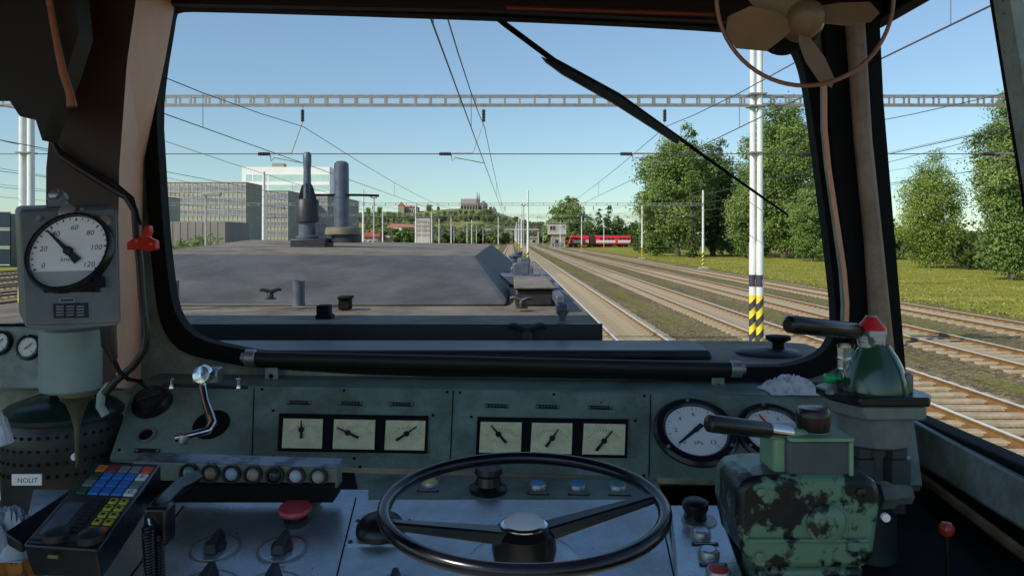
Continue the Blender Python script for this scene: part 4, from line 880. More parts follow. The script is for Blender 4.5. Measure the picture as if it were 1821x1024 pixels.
# left end of the panel
c = IP.h(271, 717); q = MB(); q.lathe(c, IP.n, [(.043, 0), (.043, .006), (.036, .016), (.034, .022), (.028, .024), (.0, .024)], 36); k = obj('rotary_switch', q, m_bake, desk)
q = MB(); IP.rect(q, c, .05, .010, .024, .004, 0, .5); obj('switch_bar', q, m_gun, k, bevel=.002)
c = IP.h(261, 776); q = MB(); q.lathe(c, IP.n, [(.019, 0), (.019, .008), (.0145, .008), (.0145, .002)], 28); k = obj('ring_socket', q, m_steel, desk); q = MB(); q.lathe(c, IP.n, [(.0142, .0005), (.0142, .004)], 24); obj('socket_hole', q, m_blk, k)
q = MB(); IP.rect(q, IP.h(262, 802), .052, .010, .0005, .002, 0)
for s_ in (-.022, .022): q.lathe(IP.h(262, 802, .0025)+IP.ex*s_, IP.n, [(.0035, 0), (.003, .001)], 10, 1)
obj('name_plate', q, [m_ink, m_steel], desk)
c = IP.h(376, 755); q = MB(); q.lathe(c, IP.n, [(.039, .0004), (.039, .002)], 36); q.lathe(c, IP.n, [(.0405, .0002), (.0405, .001)], 36, 1); obj('round_opening', q, [m_blk, m_gg], desk)
# lamp strip
ls = MB(); d0 = 1.40
a0, a1 = P(236, 820, d0), P(600, 832, d0); c0, c1 = P(238, 852, d0), P(600, 868, d0); up = V(0, .040, .004)
ls.hexa([c0, c1, a1, a0], [c0+V(0, .040, 0), c1+V(0, .040, 0), a1+up, a0+up]); strip = obj('lamp_box', ls, m_gg, desk, bevel=.002)
q = MB(); q.hexa([a0+V(0, 0, .0005), a1+V(0, 0, .0005), a1+up+V(0, 0, .0005), a0+up+V(0, 0, .0005)], [a0+V(0, 0, .002), a1+V(0, 0, .002), a1+up+V(0, 0, .002), a0+up+V(0, 0, .002)]); obj('worn_top', q, M('worn_bare_edge', (.30, .33, .38), .35, .4, col2=(.10, .11, .12), scale=25), strip)
lampc = [(.20, .32, .30), (.33, .24, .15), (.42, .52, .60), (.40, .33, .28), (.03, .04, .05), (.50, .58, .60), (.42, .40, .34)]
for i, u in enumerate((338, 376, 413, 451, 490, 527, 567)):
    v = 839+(u-338)*.034; c = P(u, v, d0-.001); q = MB(); q.lathe(c, (0, -1, .05), [(.0165, 0), (.0165, .008), (.0125, .008), (.0125, .003)], 24); k = obj('lamp', q, m_bake, strip)
    q = MB(); q.lathe(c, (0, -1, .05), [(.0122, 0), (.0115, .006), (.007, .011), (.0, .0125)], 20); obj('lamp_lens', q, M('lens_%d' % i, lampc[i], .15, var=.1), strip)
# desk top
q = MB(); q.pbox(300, 862, 592, 893, 1.385, .06); obj('lamp_box_shadow', q, m_blk, desk)  # black block standing in for the shadow under the lamp box
DT = Pl(P(300, 888, 1.45), P(1200, 888, 1.45), P(300, 1024, 1.22))
m_desk = M('desk_blue_grey_hammered', (.56, .66, .72), .24, metal=.65, chip=(.10, .11, .11), grime=.15, cthr=.67, var=.15, scale=10, bump=.35, bscale=220, dist=.0015)
q = MB(); DT.poly(q, [(60, 870), (655, 870), (655, 888), (1180, 888), (1210, 1060), (1215, 1130), (0, 1130)], -.02, .02); nseam = len(q.f)
qd = q; q = MB(); BT = Pl(P(650, 836, 1.60), P(1200, 848, 1.60), P(650, 888, 1.452)); BT.poly(q, [(630, 840), (1168, 852), (1184, 887), (640, 887)], -.02, .02); obj('button_strip', q, m_gg, desk, bevel=.002)
q = MB(); BT.poly(q, [(180, 818), (640, 838), (640, 887), (200, 880)], -.021, .018); obj('rear_shelf', q, m_blk, desk)
q = qd
for (ua, va, ub, vb) in ((326, 900, 205, 1060), (633, 885, 590, 1060), (1172, 900, 1206, 1060)): DT.needle(q, ua, va, ub, vb, .0003, .002, .002)
q.mi = [0]*nseam+[1]*(len(q.f)-nseam); obj('desk_top', q, [m_desk, m_blk], desk)
def button(pl, u, v, r, col, name='push_button', ring=m_steel, plate=True, h=.010, mat=None, par=None):
    c = pl.h(u, v); q = MB(); q.lathe(c, pl.n, [(r*1.15, 0), (r*1.15, h*.6), (r, h), (r*.86, h), (r*.86, h*.6)], 28); k = obj(name, q, ring, par or desk)
    q = MB(); q.lathe(c, pl.n, [(r*.84, 0), (r*.84, h*.95), (r*.7, h*1.15), (0, h*1.2)], 24); obj('button_cap', q, mat or M('button_colour', col, .3, var=.08), k)
    if plate: q = MB(); cc = c-pl.ey*r*2.0; pl.rect(q, cc, .042, .008, .0004, .0012); pl.rect(q, cc, .034, .003, .0017, .0002, 1); obj('button_plate', q, [m_ink, m_steel], par or desk)
button(BT, 764, 862, .0155, (.75, .62, .06)); button(BT, 956, 867, .0155, (.06, .28, .60)); button(BT, 1027, 868, .0155, (.06, .28, .60)); button(BT, 1098, 869, .0155, (.05, .28, .28))
c = BT.h(868, 872); q = MB(); q.lathe(c, BT.n, [(.036, 0), (.036, .008), (.026, .014), (.022, .030), (.027, .036), (.025, .046), (.0, .048)], 32); obj('black_knob', q, m_bake, desk)
# red mushroom, selector knobs
c = DT.h(526, 930); q = MB(); q.lathe(c, DT.n, [(.020, 0), (.020, .010), (.014, .012), (.014, .022)], 24); k = obj('stop_button', q, m_gun, desk)
q = MB(); q.lathe(c, DT.n, [(.014, .020), (.026, .022), (.0285, .027), (.0265, .032), (.0, .034)], 36); obj('mushroom_cap', q, M('faded_red_plastic', (.62, .07, .09), .35, var=.08), k)
for u in (520, 559): c = P(u, 880 if u == 520 else 884, 1.43); q = MB(); q.lathe(c, (0, -.5, 1), [(.013, -.01), (.013, .002), (.009, .006), (.0, .007)], 20); obj('small_lamp', q, M('pale_lens' if u == 520 else 'dull_lens', (.50, .55, .52) if u == 520 else (.2, .17, .13), .2), desk)
def selector(u, v, s=1.0, par=desk, pl=DT):
    c = pl.h(u, v); q = MB(); q.lathe(c, pl.n, [(.041*s, 0), (.041*s, .002), (.038*s, .0025), (.0, .0025)], 40, 0); k = obj('selector_switch', q, [m_steel], par)
    q = MB(); q.lathe(c, pl.n, [(.036*s, .0026), (.036*s, .0032)], 40); obj('dial_disc', q, m_desk, k)
    q = MB(); q.lathe(c, pl.n, [(.018*s, .003), (.017*s, .012), (.012*s, .014)], 20)
    e = pl.ex; f = pl.ey; n = pl.n; z0, z1 = .006, .022*s
    q.hexa([c-e*.012*s-f*.026*s+n*z0, c+e*.012*s-f*.026*s+n*z0, c+e*.009*s+f*.026*s+n*z0, c-e*.009*s+f*.026*s+n*z0], [c-e*.007*s-f*.020*s+n*z1, c+e*.007*s-f*.020*s+n*z1, c+e*.004*s+f*.026*s+n*z1*1.05, c-e*.004*s+f*.026*s+n*z1*1.05]); obj('grip', q, m_gun, k, bevel=.002)
selector(383, 976); selector(502, 978); selector(365, 1050, 1.25); selector(480, 1052, 1.25); selector(700, 1050)
# black cap on a square plate
c = DT.h(677, 946); q = MB(); DT.rect(q, c, .105, .080, .0003, .002); k = obj('cap_plate', q, m_desk, desk)
q = MB(); q.lathe(c, DT.n, [(.042, .002), (.041, .012), (.034, .022), (.018, .030), (0, .032)], 32); obj('black_cap', q, m_bake, k)
q = MB()
for x in (-.045, .045):
    for y in (-.033, .033): q.lathe(c+DT.ex*x+DT.ey*y+DT.n*.0024, DT.n, [(.004, 0), (.003, .002)], 10)
obj('plate_screws', q, m_gun, k)
# pod with three buttons
q = MB(); PT = Pl(P(1192, 897, 1.40), P(1275, 897, 1.40), P(1200, 1024, 1.16))
PT.poly(q, [(1190, 897), (1277, 897), (1322, 1024), (1345, 1100), (1225, 1100), (1205, 1024)], -.05, .05); pod = obj('button_pod', q, m_desk, desk, bevel=.003)
c = PT.h(1243, 925); q = MB(); q.lathe(c, PT.n, [(.030, 0), (.030, .002), (.027, .0025), (0, .0025)], 30); obj('knob_disc', q, m_steel, pod)
q = MB(); c = PT.h(1236, 922); q.lathe(c, PT.n, [(.020, .002), (.018, .012), (.022, .020), (.022, .030), (.016, .034), (.0, .035)], 26); obj('black_knob', q, m_bake, pod)
for (u, v) in ((1246, 952), (1260, 987)): button(PT, u, v, .0145, (0, 0, 0), mat=m_desk, par=pod)
button(PT, 1277, 1022, .016, (0, 0, 0), mat=m_inkr, plate=False, par=pod)
# crank handle on its bracket
t = thing('crank_handle', 'chrome crank handle hanging from a bracket on the desk edge', 'crank handle', P(362, 690, 1.72))
q = MB(); q.pbox(340, 656, 386, 683, 1.74, .04); obj('bracket', q, m_steel, t, bevel=.004)
q = MB(); q.tube(px([(290, 684), (345, 686), (440, 689)], 1.74), .004, 8); obj('hook_rail', q, m_gun, t)
for u in (305, 424): q = MB(); q.lathe(P(u, 690, 1.73), (0, 0, 1), [(.006, 0), (.004, .012), (.006, .02), (0, .023)], 12); obj('stud', q, m_chrome, t)
q = MB(); q.tube([P(360, 664, 1.71), P(361, 690, 1.69), P(366, 715, 1.665), P(374, 738, 1.645), P(378, 752, 1.63), P(370, 765, 1.615), P(350, 770, 1.60), P(330, 775, 1.59), P(312, 778, 1.585)], [.010, .008, .0085, .0095, .0095, .009, .0075, .0075, .0085], 14); q.lathe(P(361, 666, 1.70), (0, -1, .2), [(.020, -.01), (.022, .0), (.018, .012), (0, .014)], 20); obj('crank', q, m_chrome, t)
q = MB(); q.lathe(P(327, 778, 1.583), (0, -.3, -1), [(.010, -.004), (.010, .010), (.007, .014)], 14); obj('crank_knob', q, m_steel, t)

# ---------------------------------------------------------------- hand wheel
hc = P(932, 897, 1.09); nn = V(0, -math.sin(R(3.4)), math.cos(R(3.4))); ex = V(1, 0, 0); ey = nn.cross(ex)
t = thing('hand_wheel', 'large black hand wheel with silver hub above the desk', 'hand wheel', DT.h(932, 985))
q = MB(); q.tube(arc(72, lambda a: hc+ex*math.cos(a)*.192+ey*math.sin(a)*.192), .0095, 14, closed=True); obj('rim', q, M('black_gloss_enamel', (.005, .006, .011), .2, var=.2, spec=.5), t)
hb = hc-nn*.040+V(0, -.004, 0)
for an in (7, 201):
    a = R(an); dd = ex*math.cos(a)+ey*math.sin(a); sd = nn.cross(dd); e0 = hb+dd*.02; e1 = hc+dd*.185
    q = MB(); q.hexa([e0-sd*.020-nn*.008, e1-sd*.011-nn*.004, e1+sd*.011-nn*.004, e0+sd*.020-nn*.008], [e0-sd*.015+nn*.010, e1-sd*.008+nn*.006, e1+sd*.008+nn*.006, e0+sd*.015+nn*.010]); obj('spoke', q, m_bake, t, bevel=.003)
q = MB(); q.lathe(hb, nn, [(.042, -.035), (.045, -.02), (.043, .004), (.034, .012), (.028, .014)], 36); k = obj('hub', q, m_bake, t)
q = MB(); q.lathe(hb, nn, [(.029, .012), (.029, .016), (.024, .021), (.012, .025), (0, .026)], 36); obj('hub_cap', q, m_dial, k)
q = MB(); q.lathe(hb, nn, [(.032, .011), (.0325, .015), (.029, .017)], 36); obj('hub_ring', q, m_chrome, k)
b = DT.h(932, 1005); q = MB(); q.lathe(b, DT.n, [(.088, 0), (.088, .006), (.080, .010), (.052, .012)], 48); obj('base_plate', q, m_desk, t)
q = MB(); q.tube([b, hb-nn*.03], .028, 24); obj('column', q, m_bake, t)
# ---------------------------------------------------------------- speedometer on its column
SP = Pl(P(35, 372, 1.30), P(212, 367, 1.30), P(42, 585, 1.215))
m_spd = M('speedometer_grey_paint', (.17, .17, .165), .42, var=.2, scale=14, bump=.2, bscale=140, dist=.001)
t = thing('speedometer', 'grey speedometer box with white dial on a column by the centre pillar', 'speedometer', P(125, 700, 1.33))
q = MB(); cr = [SP.h(*p) for p in ((35, 372), (212, 367), (217, 580), (95, 590), (44, 586))]; vv = V(-.075, .105, .01)
q.prism(cr, vv); obj('box', q, m_spd, t, bevel=.008)
q = MB(); SP.poly(q, [(40, 380), (208, 374), (212, 574), (48, 579)], .0002, .006); obj('front_plate', q, m_spd, t, bevel=.002)
c = SP.h(129, 452); r = (SP.h(200, 452)-c).length
q = MB(); q.lathe(c, SP.n, [(r*1.08, .005), (r*1.08, .010), (r*1.02, .018), (r*.96, .018), (r*.95, .010)], 56); bz = obj('bezel', q, m_bake, t)
q = MB(); q.lathe(c, SP.n, [(r*.955, .007), (r*.955, .0105)], 56, 0); cc = c+SP.n*.0107
for k in range(25):
    an = R(212-k*244/24); dd = SP.ex*math.cos(an)+SP.ey*math.sin(an); s_ = SP.n.cross(dd)*(.0013 if k % 2 == 0 else .0009)
    r0 = .84 if k % 4 == 0 else .87; q.add([cc+dd*r*r0-s_, cc+dd*r*.92-s_, cc+dd*r*.92+s_, cc+dd*r*r0+s_], [(0, 1, 2, 3)], 1)
for i, tx in enumerate(('0', '20', '40', '60', '80', '100', '120')):
    an = R(212-i*244/6); q.text(tx, cc+(SP.ex*math.cos(an)+SP.ey*math.sin(an))*r*.66, SP.ex, SP.ey, r*.20, 1)
q.text('km/h', cc-SP.ey*r*.20, SP.ex, SP.ey, r*.17, 1)
obj('dial', q, [M('pinkish_dial', (.97, .86, .82), .45, var=.04, scale=30), m_ink], bz)
q = MB(); q.prism([c+(SP.ex*x+SP.ey*y)*r+SP.n*.0109 for x, y in ((-.80, -.52), (.80, -.52), (.62, -.70), (.4, -.84), (0, -.93), (-.4, -.84), (-.62, -.70))], SP.n*.0003); obj('dial_shade', q, M('dial_lower_grey', (.42, .40, .38), .5), bz)
q = MB(); SP.needle(q, 130, 453, 92, 416, .0135, .008, .0022); SP.needle(q, 130, 453, 146, 470, .0135, .009, .013); q.lathe(c+SP.n*.011, SP.n, [(.007, 0), (.007, .006), (.004, .007)], 18); obj('needle', q, m_ink, bz)
q = MB(); q.lathe(SP.h(101, 350), SP.n, [(.014, -.01), (.014, .003), (.012, .005)], 24); SP.poly(q, [(82, 368), (120, 367), (112, 352), (90, 352)], -.02, .022); k = obj('mounting_lug', q, m_spd, t)
q = MB(); q.lathe(SP.h(102, 350, .008), SP.n, [(.009, 0), (.009, .004), (.006, .006)], 6); obj('lug_bolt', q, m_steel, k)
for (u, v, rr) in ((123, 379, .013), (75, 392, .005), (168, 389, .005), (190, 397, .011), (150, 377, .003)):
    q = MB(); q.lathe(SP.h(u, v, .006), SP.n, [(rr, 0), (rr, .003), (rr*.8, .005), (0, .0052)], 22); obj('screw_head', q, M('brass_pink', (.36, .25, .21), .4, .3), t)
q = MB(); SP.poly(q, [(82, 508), (180, 505), (181, 522), (83, 523)], .006, .003); SP.poly(q, [(175, 497), (190, 496), (191, 514), (176, 515)], .006, .010); obj('lower_catch', q, m_bake, t)
q = MB(); SP.poly(q, [(109, 533), (139, 532), (139, 540), (109, 541)], .0062, .0015, 0); SP.poly(q, [(113, 535), (135, 534.5), (135, 538), (113, 538.5)], .0078, .0004, 1); obj('type_plate', q, [m_steel, m_ink], t)
q = MB(); SP.poly(q, [(99, 543), (160, 541), (161, 567), (100, 568)], .0062, .0015, 0)
for j, v in enumerate((547, 552, 557, 562)):
    for k in range(3): SP.poly(q, [(105+k*18, v), (118+k*18, v-.4), (118+k*18, v+1.6), (105+k*18, v+2)], .0078, .0003, 1)
obj('type_plate', q, [m_ink, m_steel], t)
q = MB(); c = P(126, 0, 1.34); s = 1.34/F
q.lathe((c.x, 1.34, 0), (0, 0, 1), [(h*s, P(0, v, 1.34).z) for v, h in ((694, 44), (690, 49), (680, 50), (586, 50))], 40); obj('column', q, M('column_paint', (.26, .32, .31), .4, var=.15, scale=8, bump=.15, bscale=120, dist=.001), t)
q = MB(); q.lathe((P(137, 0, 1.34).x, 1.34, 0), (0, 0, 1), [(h*s, P(0, v, 1.34).z) for v, h in ((830, 3), (760, 5), (738, 10), (716, 18), (708, 28), (706, 24), (702, 30), (693, 30))], 28); obj('drive_neck', q, M('brass_neck', (.13, .12, .075), .45, .4, var=.4, scale=30), t)
q = MB(); q.tube(px([(192, 580), (194, 612), (203, 640)], 1.30), [.0125, .0125, .006], 14); obj('cable_plug', q, m_bake, t)
tag(obj('meter_cable', MB().tube(px([(203, 640), (212, 660), (228, 674), (250, 678)], 1.32)+[P(262, 690, 1.6)], .004, 8), m_blk), 'thin black cable from the speedometer plug to the desk', 'cable')
# cable bundle, clip, hose
tag(obj('cable_bundle', MB().tube(px([(93, 250), (108, 278), (150, 305), (190, 330), (225, 350), (240, 375), (243, 420), (249, 470), (252, 520), (256, 560), (262, 590), (257, 622), (236, 652), (205, 678), (186, 700)], 1.58), [.004]+[.0075]*14, 10), M('dark_brown_cable', (.035, .015, .01), .4, var=.5, scale=30)), 'dark brown cable bundle running down the centre pillar', 'cable')
tag(obj('thin_cable', MB().tube(px([(100, 262), (140, 292), (200, 322), (236, 352), (250, 400)], 1.57), .003, 8), m_blk), 'thin black cable lying over the brown bundle', 'cable')
t = thing('red_clip', 'bright red clip on the cable bundle beside the speedometer', 'clip', P(248, 440, 1.555)); m_clip = M('red_clip_plastic', (.80, .025, .01), .35, var=.05)
q = MB(); q.prism(px([(225, 445), (224, 432), (236, 424), (250, 420), (256, 402), (264, 400), (266, 412), (262, 422), (276, 428), (277, 444), (262, 447), (246, 443)], 1.55), (0, .02, 0)); obj('clip_body', q, m_clip, t, bevel=.003)
q = MB()
for u, v in ((243, 428), (268, 434)): q.lathe(P(u, v, 1.549), (0, -1, 0), [(.004, 0), (.003, .003)], 10)
obj('rivets', q, M('orange_rivet', (.8, .2, .05), .4), t)
tag(obj('white_hose', MB().tube(px([(210, 682), (192, 686), (180, 702), (178, 722), (188, 738)], 1.60), .0085, 12), M('pale_hose', (.35, .42, .38), .45)), 'pale ribbed hose curling beside the desk corner', 'hose')
# ---------------------------------------------------------------- side instrument shelf, drum
sp = thing('side_gauge_panel', 'grey panel with two small round gauges behind the speedometer column', 'gauge panel', P(100, 690, 1.74)); GP = Pl(P(-100, 580, 1.74), P(284, 580, 1.74), P(-100, 692, 1.70))
q = MB(); GP.poly(q, [(-300, 580), (204, 580), (203, 690), (-300, 692)], -.05, .05); obj('panel', q, m_ggl, sp, bevel=.004)
for (u, v, r_) in ((53, 618, 23), (2, 610, 22)): gauge(GP, u, v, r_, m_dial, 'small_gauge', [(40, .5, m_ink), (220, .3, M('yellow_needle', (.75, .6, .05), .4))], ['0', '5', '10'], '', par=sp)
dr = thing('perforated_drum', 'dark perforated drum with a white name plate low beside the desk', 'heater drum', P(110, 900, 1.62)); m_dk = M('dark_green_black_paint', (.020, .024, .022), .4, var=.3, scale=10)
c = P(112, 0, 1.68); s = 1.6/F; q = MB()
def dz(v): return P(0, v, 1.60).z
q.lathe((c.x, 1.68, 0), (0, 0, 1), [(95*s, dz(1010)), (98*s, dz(890)), (104*s, dz(800)), (102*s, dz(765)), (92*s, dz(748))], 48, 0)
for j, v in enumerate((772, 795, 818, 841)):
    for k in range(22):
        a = R(180+k*8.2); rr_ = 103.6*s; p = V(c.x+math.cos(a)*rr_, 1.68+math.sin(a)*rr_, dz(v)); q.lathe(p, (math.cos(a), math.sin(a), 0), [(.0038, -.001), (.0032, .0012)], 8, 1)
obj('shell', q, [m_dk, m_blk], dr)
q = MB(); q.lathe((c.x, 1.68, 0), (0, 0, 1), [(104*s, dz(752)), (104*s, dz(744)), (90*s, dz(730)), (50*s, dz(716)), (0, dz(712))], 48); obj('lid', q, M('dark_green_lid', (.02, .045, .035), .25, var=.4, scale=8), dr)
NP = Pl(P(28, 842, 1.52), P(76, 842, 1.52), P(28, 862, 1.52)); q = MB(); NP.poly(q, [(22, 842), (75, 842), (75, 862), (22, 862)], 0, .002); q.text('NOLIT', NP.h(50, 853, .0023), NP.ex, NP.ey, .0135, 1); obj('name_plate', q, [m_dial, m_ink], dr)
q = MB(); q.lathe(P(134, 812, 1.50), (0, -1, .4), [(.007, 0), (.007, .004), (0, .008)], 14); obj('bright_stud', q, m_dial, dr)
q = MB(); q.box((-1.6, 1.82, HC-1.0), (1.5, .12, .75)); q.box((-.1, 1.80, HC-1.0), (2.0, .1, .8)); struct('front_wall_lining', q, m_blk)
# crumpled cloths and bag
def crumple(name, lab, cat, c, w, h, dep, mat, seed):
    from mathutils import noise
    n = 44; q = MB(); vs = []; so_ = Vector((seed*3.1, seed*1.7, 0))
    for j in range(n):
        for i in range(n):
            x = i/(n-1)-.5; y = j/(n-1)-.5; a = math.atan2(y, x); rr = 1+.22*noise.noise(Vector((math.cos(a)*1.5, math.sin(a)*1.5, seed)))
            d_ = min(1, (abs(2*x)**3+abs(2*y)**3)**(1/3)); e = max(0, 1-d_**2.2)
            p = Vector((x*5, y*5, 0))+so_; wv = noise.noise(p*.8)*1.2; f = 1-abs(noise.noise(p*.9+Vector((wv, wv, 3))))*2.2; f2 = 1-abs(noise.noise(p*2.1+Vector((wv, 2, 7))))*2
            vs.append(c+V(x*w*rr, y*dep*rr, max(.0015, e**.7*h*(.30+.62*f+.16*f2))))
    q.add(vs, [(j*n+i, j*n+i+1, (j+1)*n+i+1, (j+1)*n+i) for j in range(n-1) for i in range(n-1)])
    o = obj(name, q, mat, recalc=False); o.data.polygons.foreach_set('use_smooth', [True]*len(o.data.polygons)); md = o.modifiers.new('thick', 'SOLIDIFY'); md.thickness = .0015; md.offset = 1; return tag(o, lab, cat)
m_cloth = M('white_cloth', (.74, .72, .76), .85, var=.08, scale=15)
crumple('cloth', 'crumpled white cloth lying on the desk top behind the gauges', 'cloth', IP.h(1420, 704)+V(0, .05, .001), .12, .036, .10, m_cloth, 3)
crumple('plastic_bag', 'crumpled pale plastic bag in the lower left corner', 'bag', P(8, 985, 1.22), .10, .075, .07, M('pale_plastic', (.35, .40, .48), .25, var=.1), 5)
crumple('orange_cloth', 'orange brown cloth peeking out in the bottom left corner', 'cloth', P(8, 1030, 1.22), .12, .05, .1, M('orange_brown_cloth', (.45, .16, .03), .8, var=.3), 8)
crumple('white_glove', 'crumpled white rag hanging at the left edge above the drum', 'cloth', P(-22, 790, 1.42), .07, .075, .05, m_cloth, 9)
# ---------------------------------------------------------------- radio with keypad, folder behind, handset
RT = Pl(P(170, 820, 1.32), P(287, 824, 1.32), P(40, 967, 1.07)); tl, tr, bl, br = RT.h(170, 820), RT.h(287, 824), RT.h(40, 967), RT.h(174, 976)
def rs(s_, t_, l=0): return tl*(1-s_)*(1-t_)+tr*s_*(1-t_)+bl*(1-s_)*t_+br*s_*t_+RT.n*l
rd = thing('radio_console', 'black radio console with coloured keypad leaning on the desk', 'radio', (tl+br)/2-V(0, 0, .08))
q = MB(); q.hexa([tl, tr, br, bl], [tl-V(0, 0, .045), tr-V(0, 0, .045), br+V(0, .01, -.047), bl+V(.008, .01, -.047)]); obj('case', q, m_bake, rd, bevel=.004)
q = MB(); q.prism([rs(.04, .04, .0002), rs(.96, .04, .0002), rs(.96, .95, .0002), rs(.04, .95, .0002)], RT.n*.001); obj('face_plate', q, M('radio_face', (.022, .026, .030), .35, var=.2, scale=20), rd)
def key(s_, t_, w, h, col, name='key', glyph=None, hh=.004):
    q = MB(); q.hexa([rs(s_-w, t_-h, .001), rs(s_+w, t_-h, .001), rs(s_+w, t_+h, .001), rs(s_-w, t_+h, .001)], [rs(s_-w*.93, t_-h*.93, hh), rs(s_+w*.93, t_-h*.93, hh), rs(s_+w*.93, t_+h*.93, hh), rs(s_-w*.93, t_+h*.93, hh)], 0)
    if glyph: q.text(glyph, rs(s_, t_, hh+.0003), RT.ex, RT.ey, .013, 1)
    return obj(name, q, [col, m_ink], rd)
kc = {c: M('key_'+c, v, .4, var=.06) for c, v in dict(orange=(.75, .17, .02), darkred=(.30, .03, .02), grey=(.20, .22, .22), lgrey=(.24, .26, .28), red=(.85, .10, .02), blue=(.03, .20, .60), green=(.02, .08, .03), white=(.8, .8, .8), yellow=(.55, .50, .04), rust=(.55, .12, .03)).items()}
ss = (.20, .37, .54, .71, .88)
for r_, cols in enumerate((('orange', 'darkred', 'grey', 'lgrey', 'red'), ('green', 'blue', 'blue', 'blue', 'white'), ('grey', 'blue', 'blue', 'blue', 'grey'), ('green', 'blue', 'blue', 'blue', 'white'))):
    for k, cn in enumerate(cols): key(ss[k], .115+r_*.098, .072, .038, kc[cn], glyph={(1, 4): '5', (3, 4): '0'}.get((r_, k)))
for r_ in range(4):
    for k in range(2):
        s0_, t0_ = .74+k*.15, .52+r_*.077; q = MB()
        key(s0_, t0_, .055, .026, kc['yellow']); key(s0_, t0_, .028, .011, m_ink, 'key_window', hh=.0045)
for k in range(2): key(.74+k*.15, .83, .05, .022, kc['rust'])
q = MB()
for k in range(9): t_ = .50+k*.042; q.hexa([rs(.44, t_, .001), rs(.60, t_, .001), rs(.60, t_+.026, .001), rs(.44, t_+.026, .001)], [rs(.44, t_, .003), rs(.60, t_, .003), rs(.60, t_+.026, .003), rs(.44, t_+.026, .003)])
obj('speaker_slots', q, m_ink, rd)
q = MB(); q.hexa([rs(.10, .55, .001), rs(.36, .55, .001), rs(.36, .90, .001), rs(.10, .90, .001)], [rs(.10, .55, .002), rs(.36, .55, .002), rs(.36, .90, .002), rs(.10, .90, .002)]); obj('display', q, M('display_grey_blue', (.10, .115, .15), .2), rd)
for s_ in (.36, .82): q = MB(); q.lathe(rs(s_, .92), RT.n, [(.017, 0), (.016, .010), (.010, .013), (0, .014)], 20); obj('round_knob', q, m_gun, rd)
q = MB(); q.prism([P(86, 985, 1.066), P(104, 986, 1.066), P(104, 992, 1.066), P(86, 991, 1.066)], (0, -.002, 0)); obj('badge', q, M('ochre_badge', (.18, .14, .03), .5), rd)
q = MB(); q.hexa([P(150, 853, 1.30), P(160, 862, 1.30), P(40, 965, 1.14), P(8, 945, 1.14)], [P(150, 868, 1.30), P(160, 872, 1.30), P(40, 985, 1.14), P(12, 970, 1.14)])
tag(obj('black_folder', q, m_bake, bevel=.003), 'black flat folder wedged behind the radio console', 'folder')
hs = thing('telephone_handset', 'black telephone handset resting between radio and desk lamps', 'handset', P(270, 965, 1.15))
q = MB(); q.tube([P(352, 846, 1.33), P(335, 856, 1.30), P(312, 868, 1.26), P(290, 890, 1.20), P(278, 903, 1.17), P(270, 912, 1.16)], [.012, .015, .014, .014, .016, .014], 4); obj('grip', q, m_bake, hs, bevel=.003)
q = MB(); q.pbox(254, 903, 296, 972, 1.15, .035); obj('mouthpiece', q, m_bake, hs, bevel=.005)
q = MB(); q.tube([P(264, 922, 1.145), P(266, 932, 1.142), P(271, 940, 1.14)], .003, 8); obj('cord_clip', q, m_chrome, hs)
def coil(u0, v0, u1, v1, d, r, turns):
    a, b = P(u0, v0, d), P(u1, v1, d); ax = (b-a).normalized(); e = V(1, 0, 0); f = ax.cross(e); n = turns*12
    return [a+(b-a)*i/n+(e*math.cos(i*math.pi/6)+f*math.sin(i*math.pi/6))*r for i in range(n+1)]
q = MB(); q.tube(coil(262, 935, 268, 1060, 1.13, .0065, 24), .0022, 5); q.tube(coil(281, 950, 284, 1060, 1.15, .0065, 22), .0022, 5)
obj('coiled_cord', q, m_bake, hs)
# ---------------------------------------------------------------- brake valves
m_mot = M('chipped_green_paint', (.13, .235, .15), .35, var=.3, scale=13, col2=(.006, .009, .008), lo=.46, hi=.50, bump=.4, bscale=30, dist=.004)
m_lg = M('light_green_paint', (.20, .34, .20), .4, var=.15, scale=20, bump=.2, bscale=60, dist=.002); m_gn = M('dark_green_gloss', (.015, .065, .04), .18, col2=(.05, .11, .035), lo=.45, hi=.75, scale=12, spec=.8)
m_cast = M('cast_grey_green', (.07, .085, .08), .5, var=.3, scale=18, bump=.4, bscale=70, dist=.002); m_gr = M('greasy_grey', (.20, .22, .20), .45, .2, var=.35, scale=14, bump=.3, bscale=60, dist=.002)
d = 1.12; s = d/F
bv = thing('brake_valve', 'chipped green brake valve block with black lever, nearer of the two', 'brake valve', P(1440, 1060, d+.06))
q = MB(); c = P(1440, 935, d+.07); q.box(c, (205*s, .13, 160*s))
# rounded body
q = MB(); prof = [(1312, 868), (1330, 850), (1380, 846), (1540, 846), (1562, 856), (1570, 885), (1562, 940), (1556, 990), (1540, 1012), (1350, 1012), (1322, 985), (1310, 920)]
q.prism(px(prof, d), (0, .13, 0)); ob_ = obj('body', q, m_mot, bv, bevel=.016)
q = MB(); q.lathe(P(1468, 930, d), (0, -1, 0), [(.028, -.01), (.028, .004), (.024, .008), (.012, .010), (0, .010)], 36); obj('front_cover', q, m_mot, bv)
q = MB(); q.pbox(1330, 958, 1548, 966, d-.006, .02); obj('body_rib', q, m_mot, bv, bevel=.003)
for (u, v) in ((1352, 874), (1530, 874), (1350, 988), (1530, 988)): q = MB(); q.lathe(P(u, v, d), (0, -1, 0), [(.007, -.002), (.007, .004), (.004, .006)], 6); obj('bolt', q, m_mot, bv)
q = MB(); q.prism(px([(1350, 1008), (1540, 1008), (1536, 1100), (1352, 1100)], d+.015), (0, .10, 0)); obj('foot', q, m_mot, bv, bevel=.01)
q = MB(); q.pbox(1400, 784, 1516, 862, d+.01, .085); obj('upper_block', q, m_cast, bv, bevel=.005)
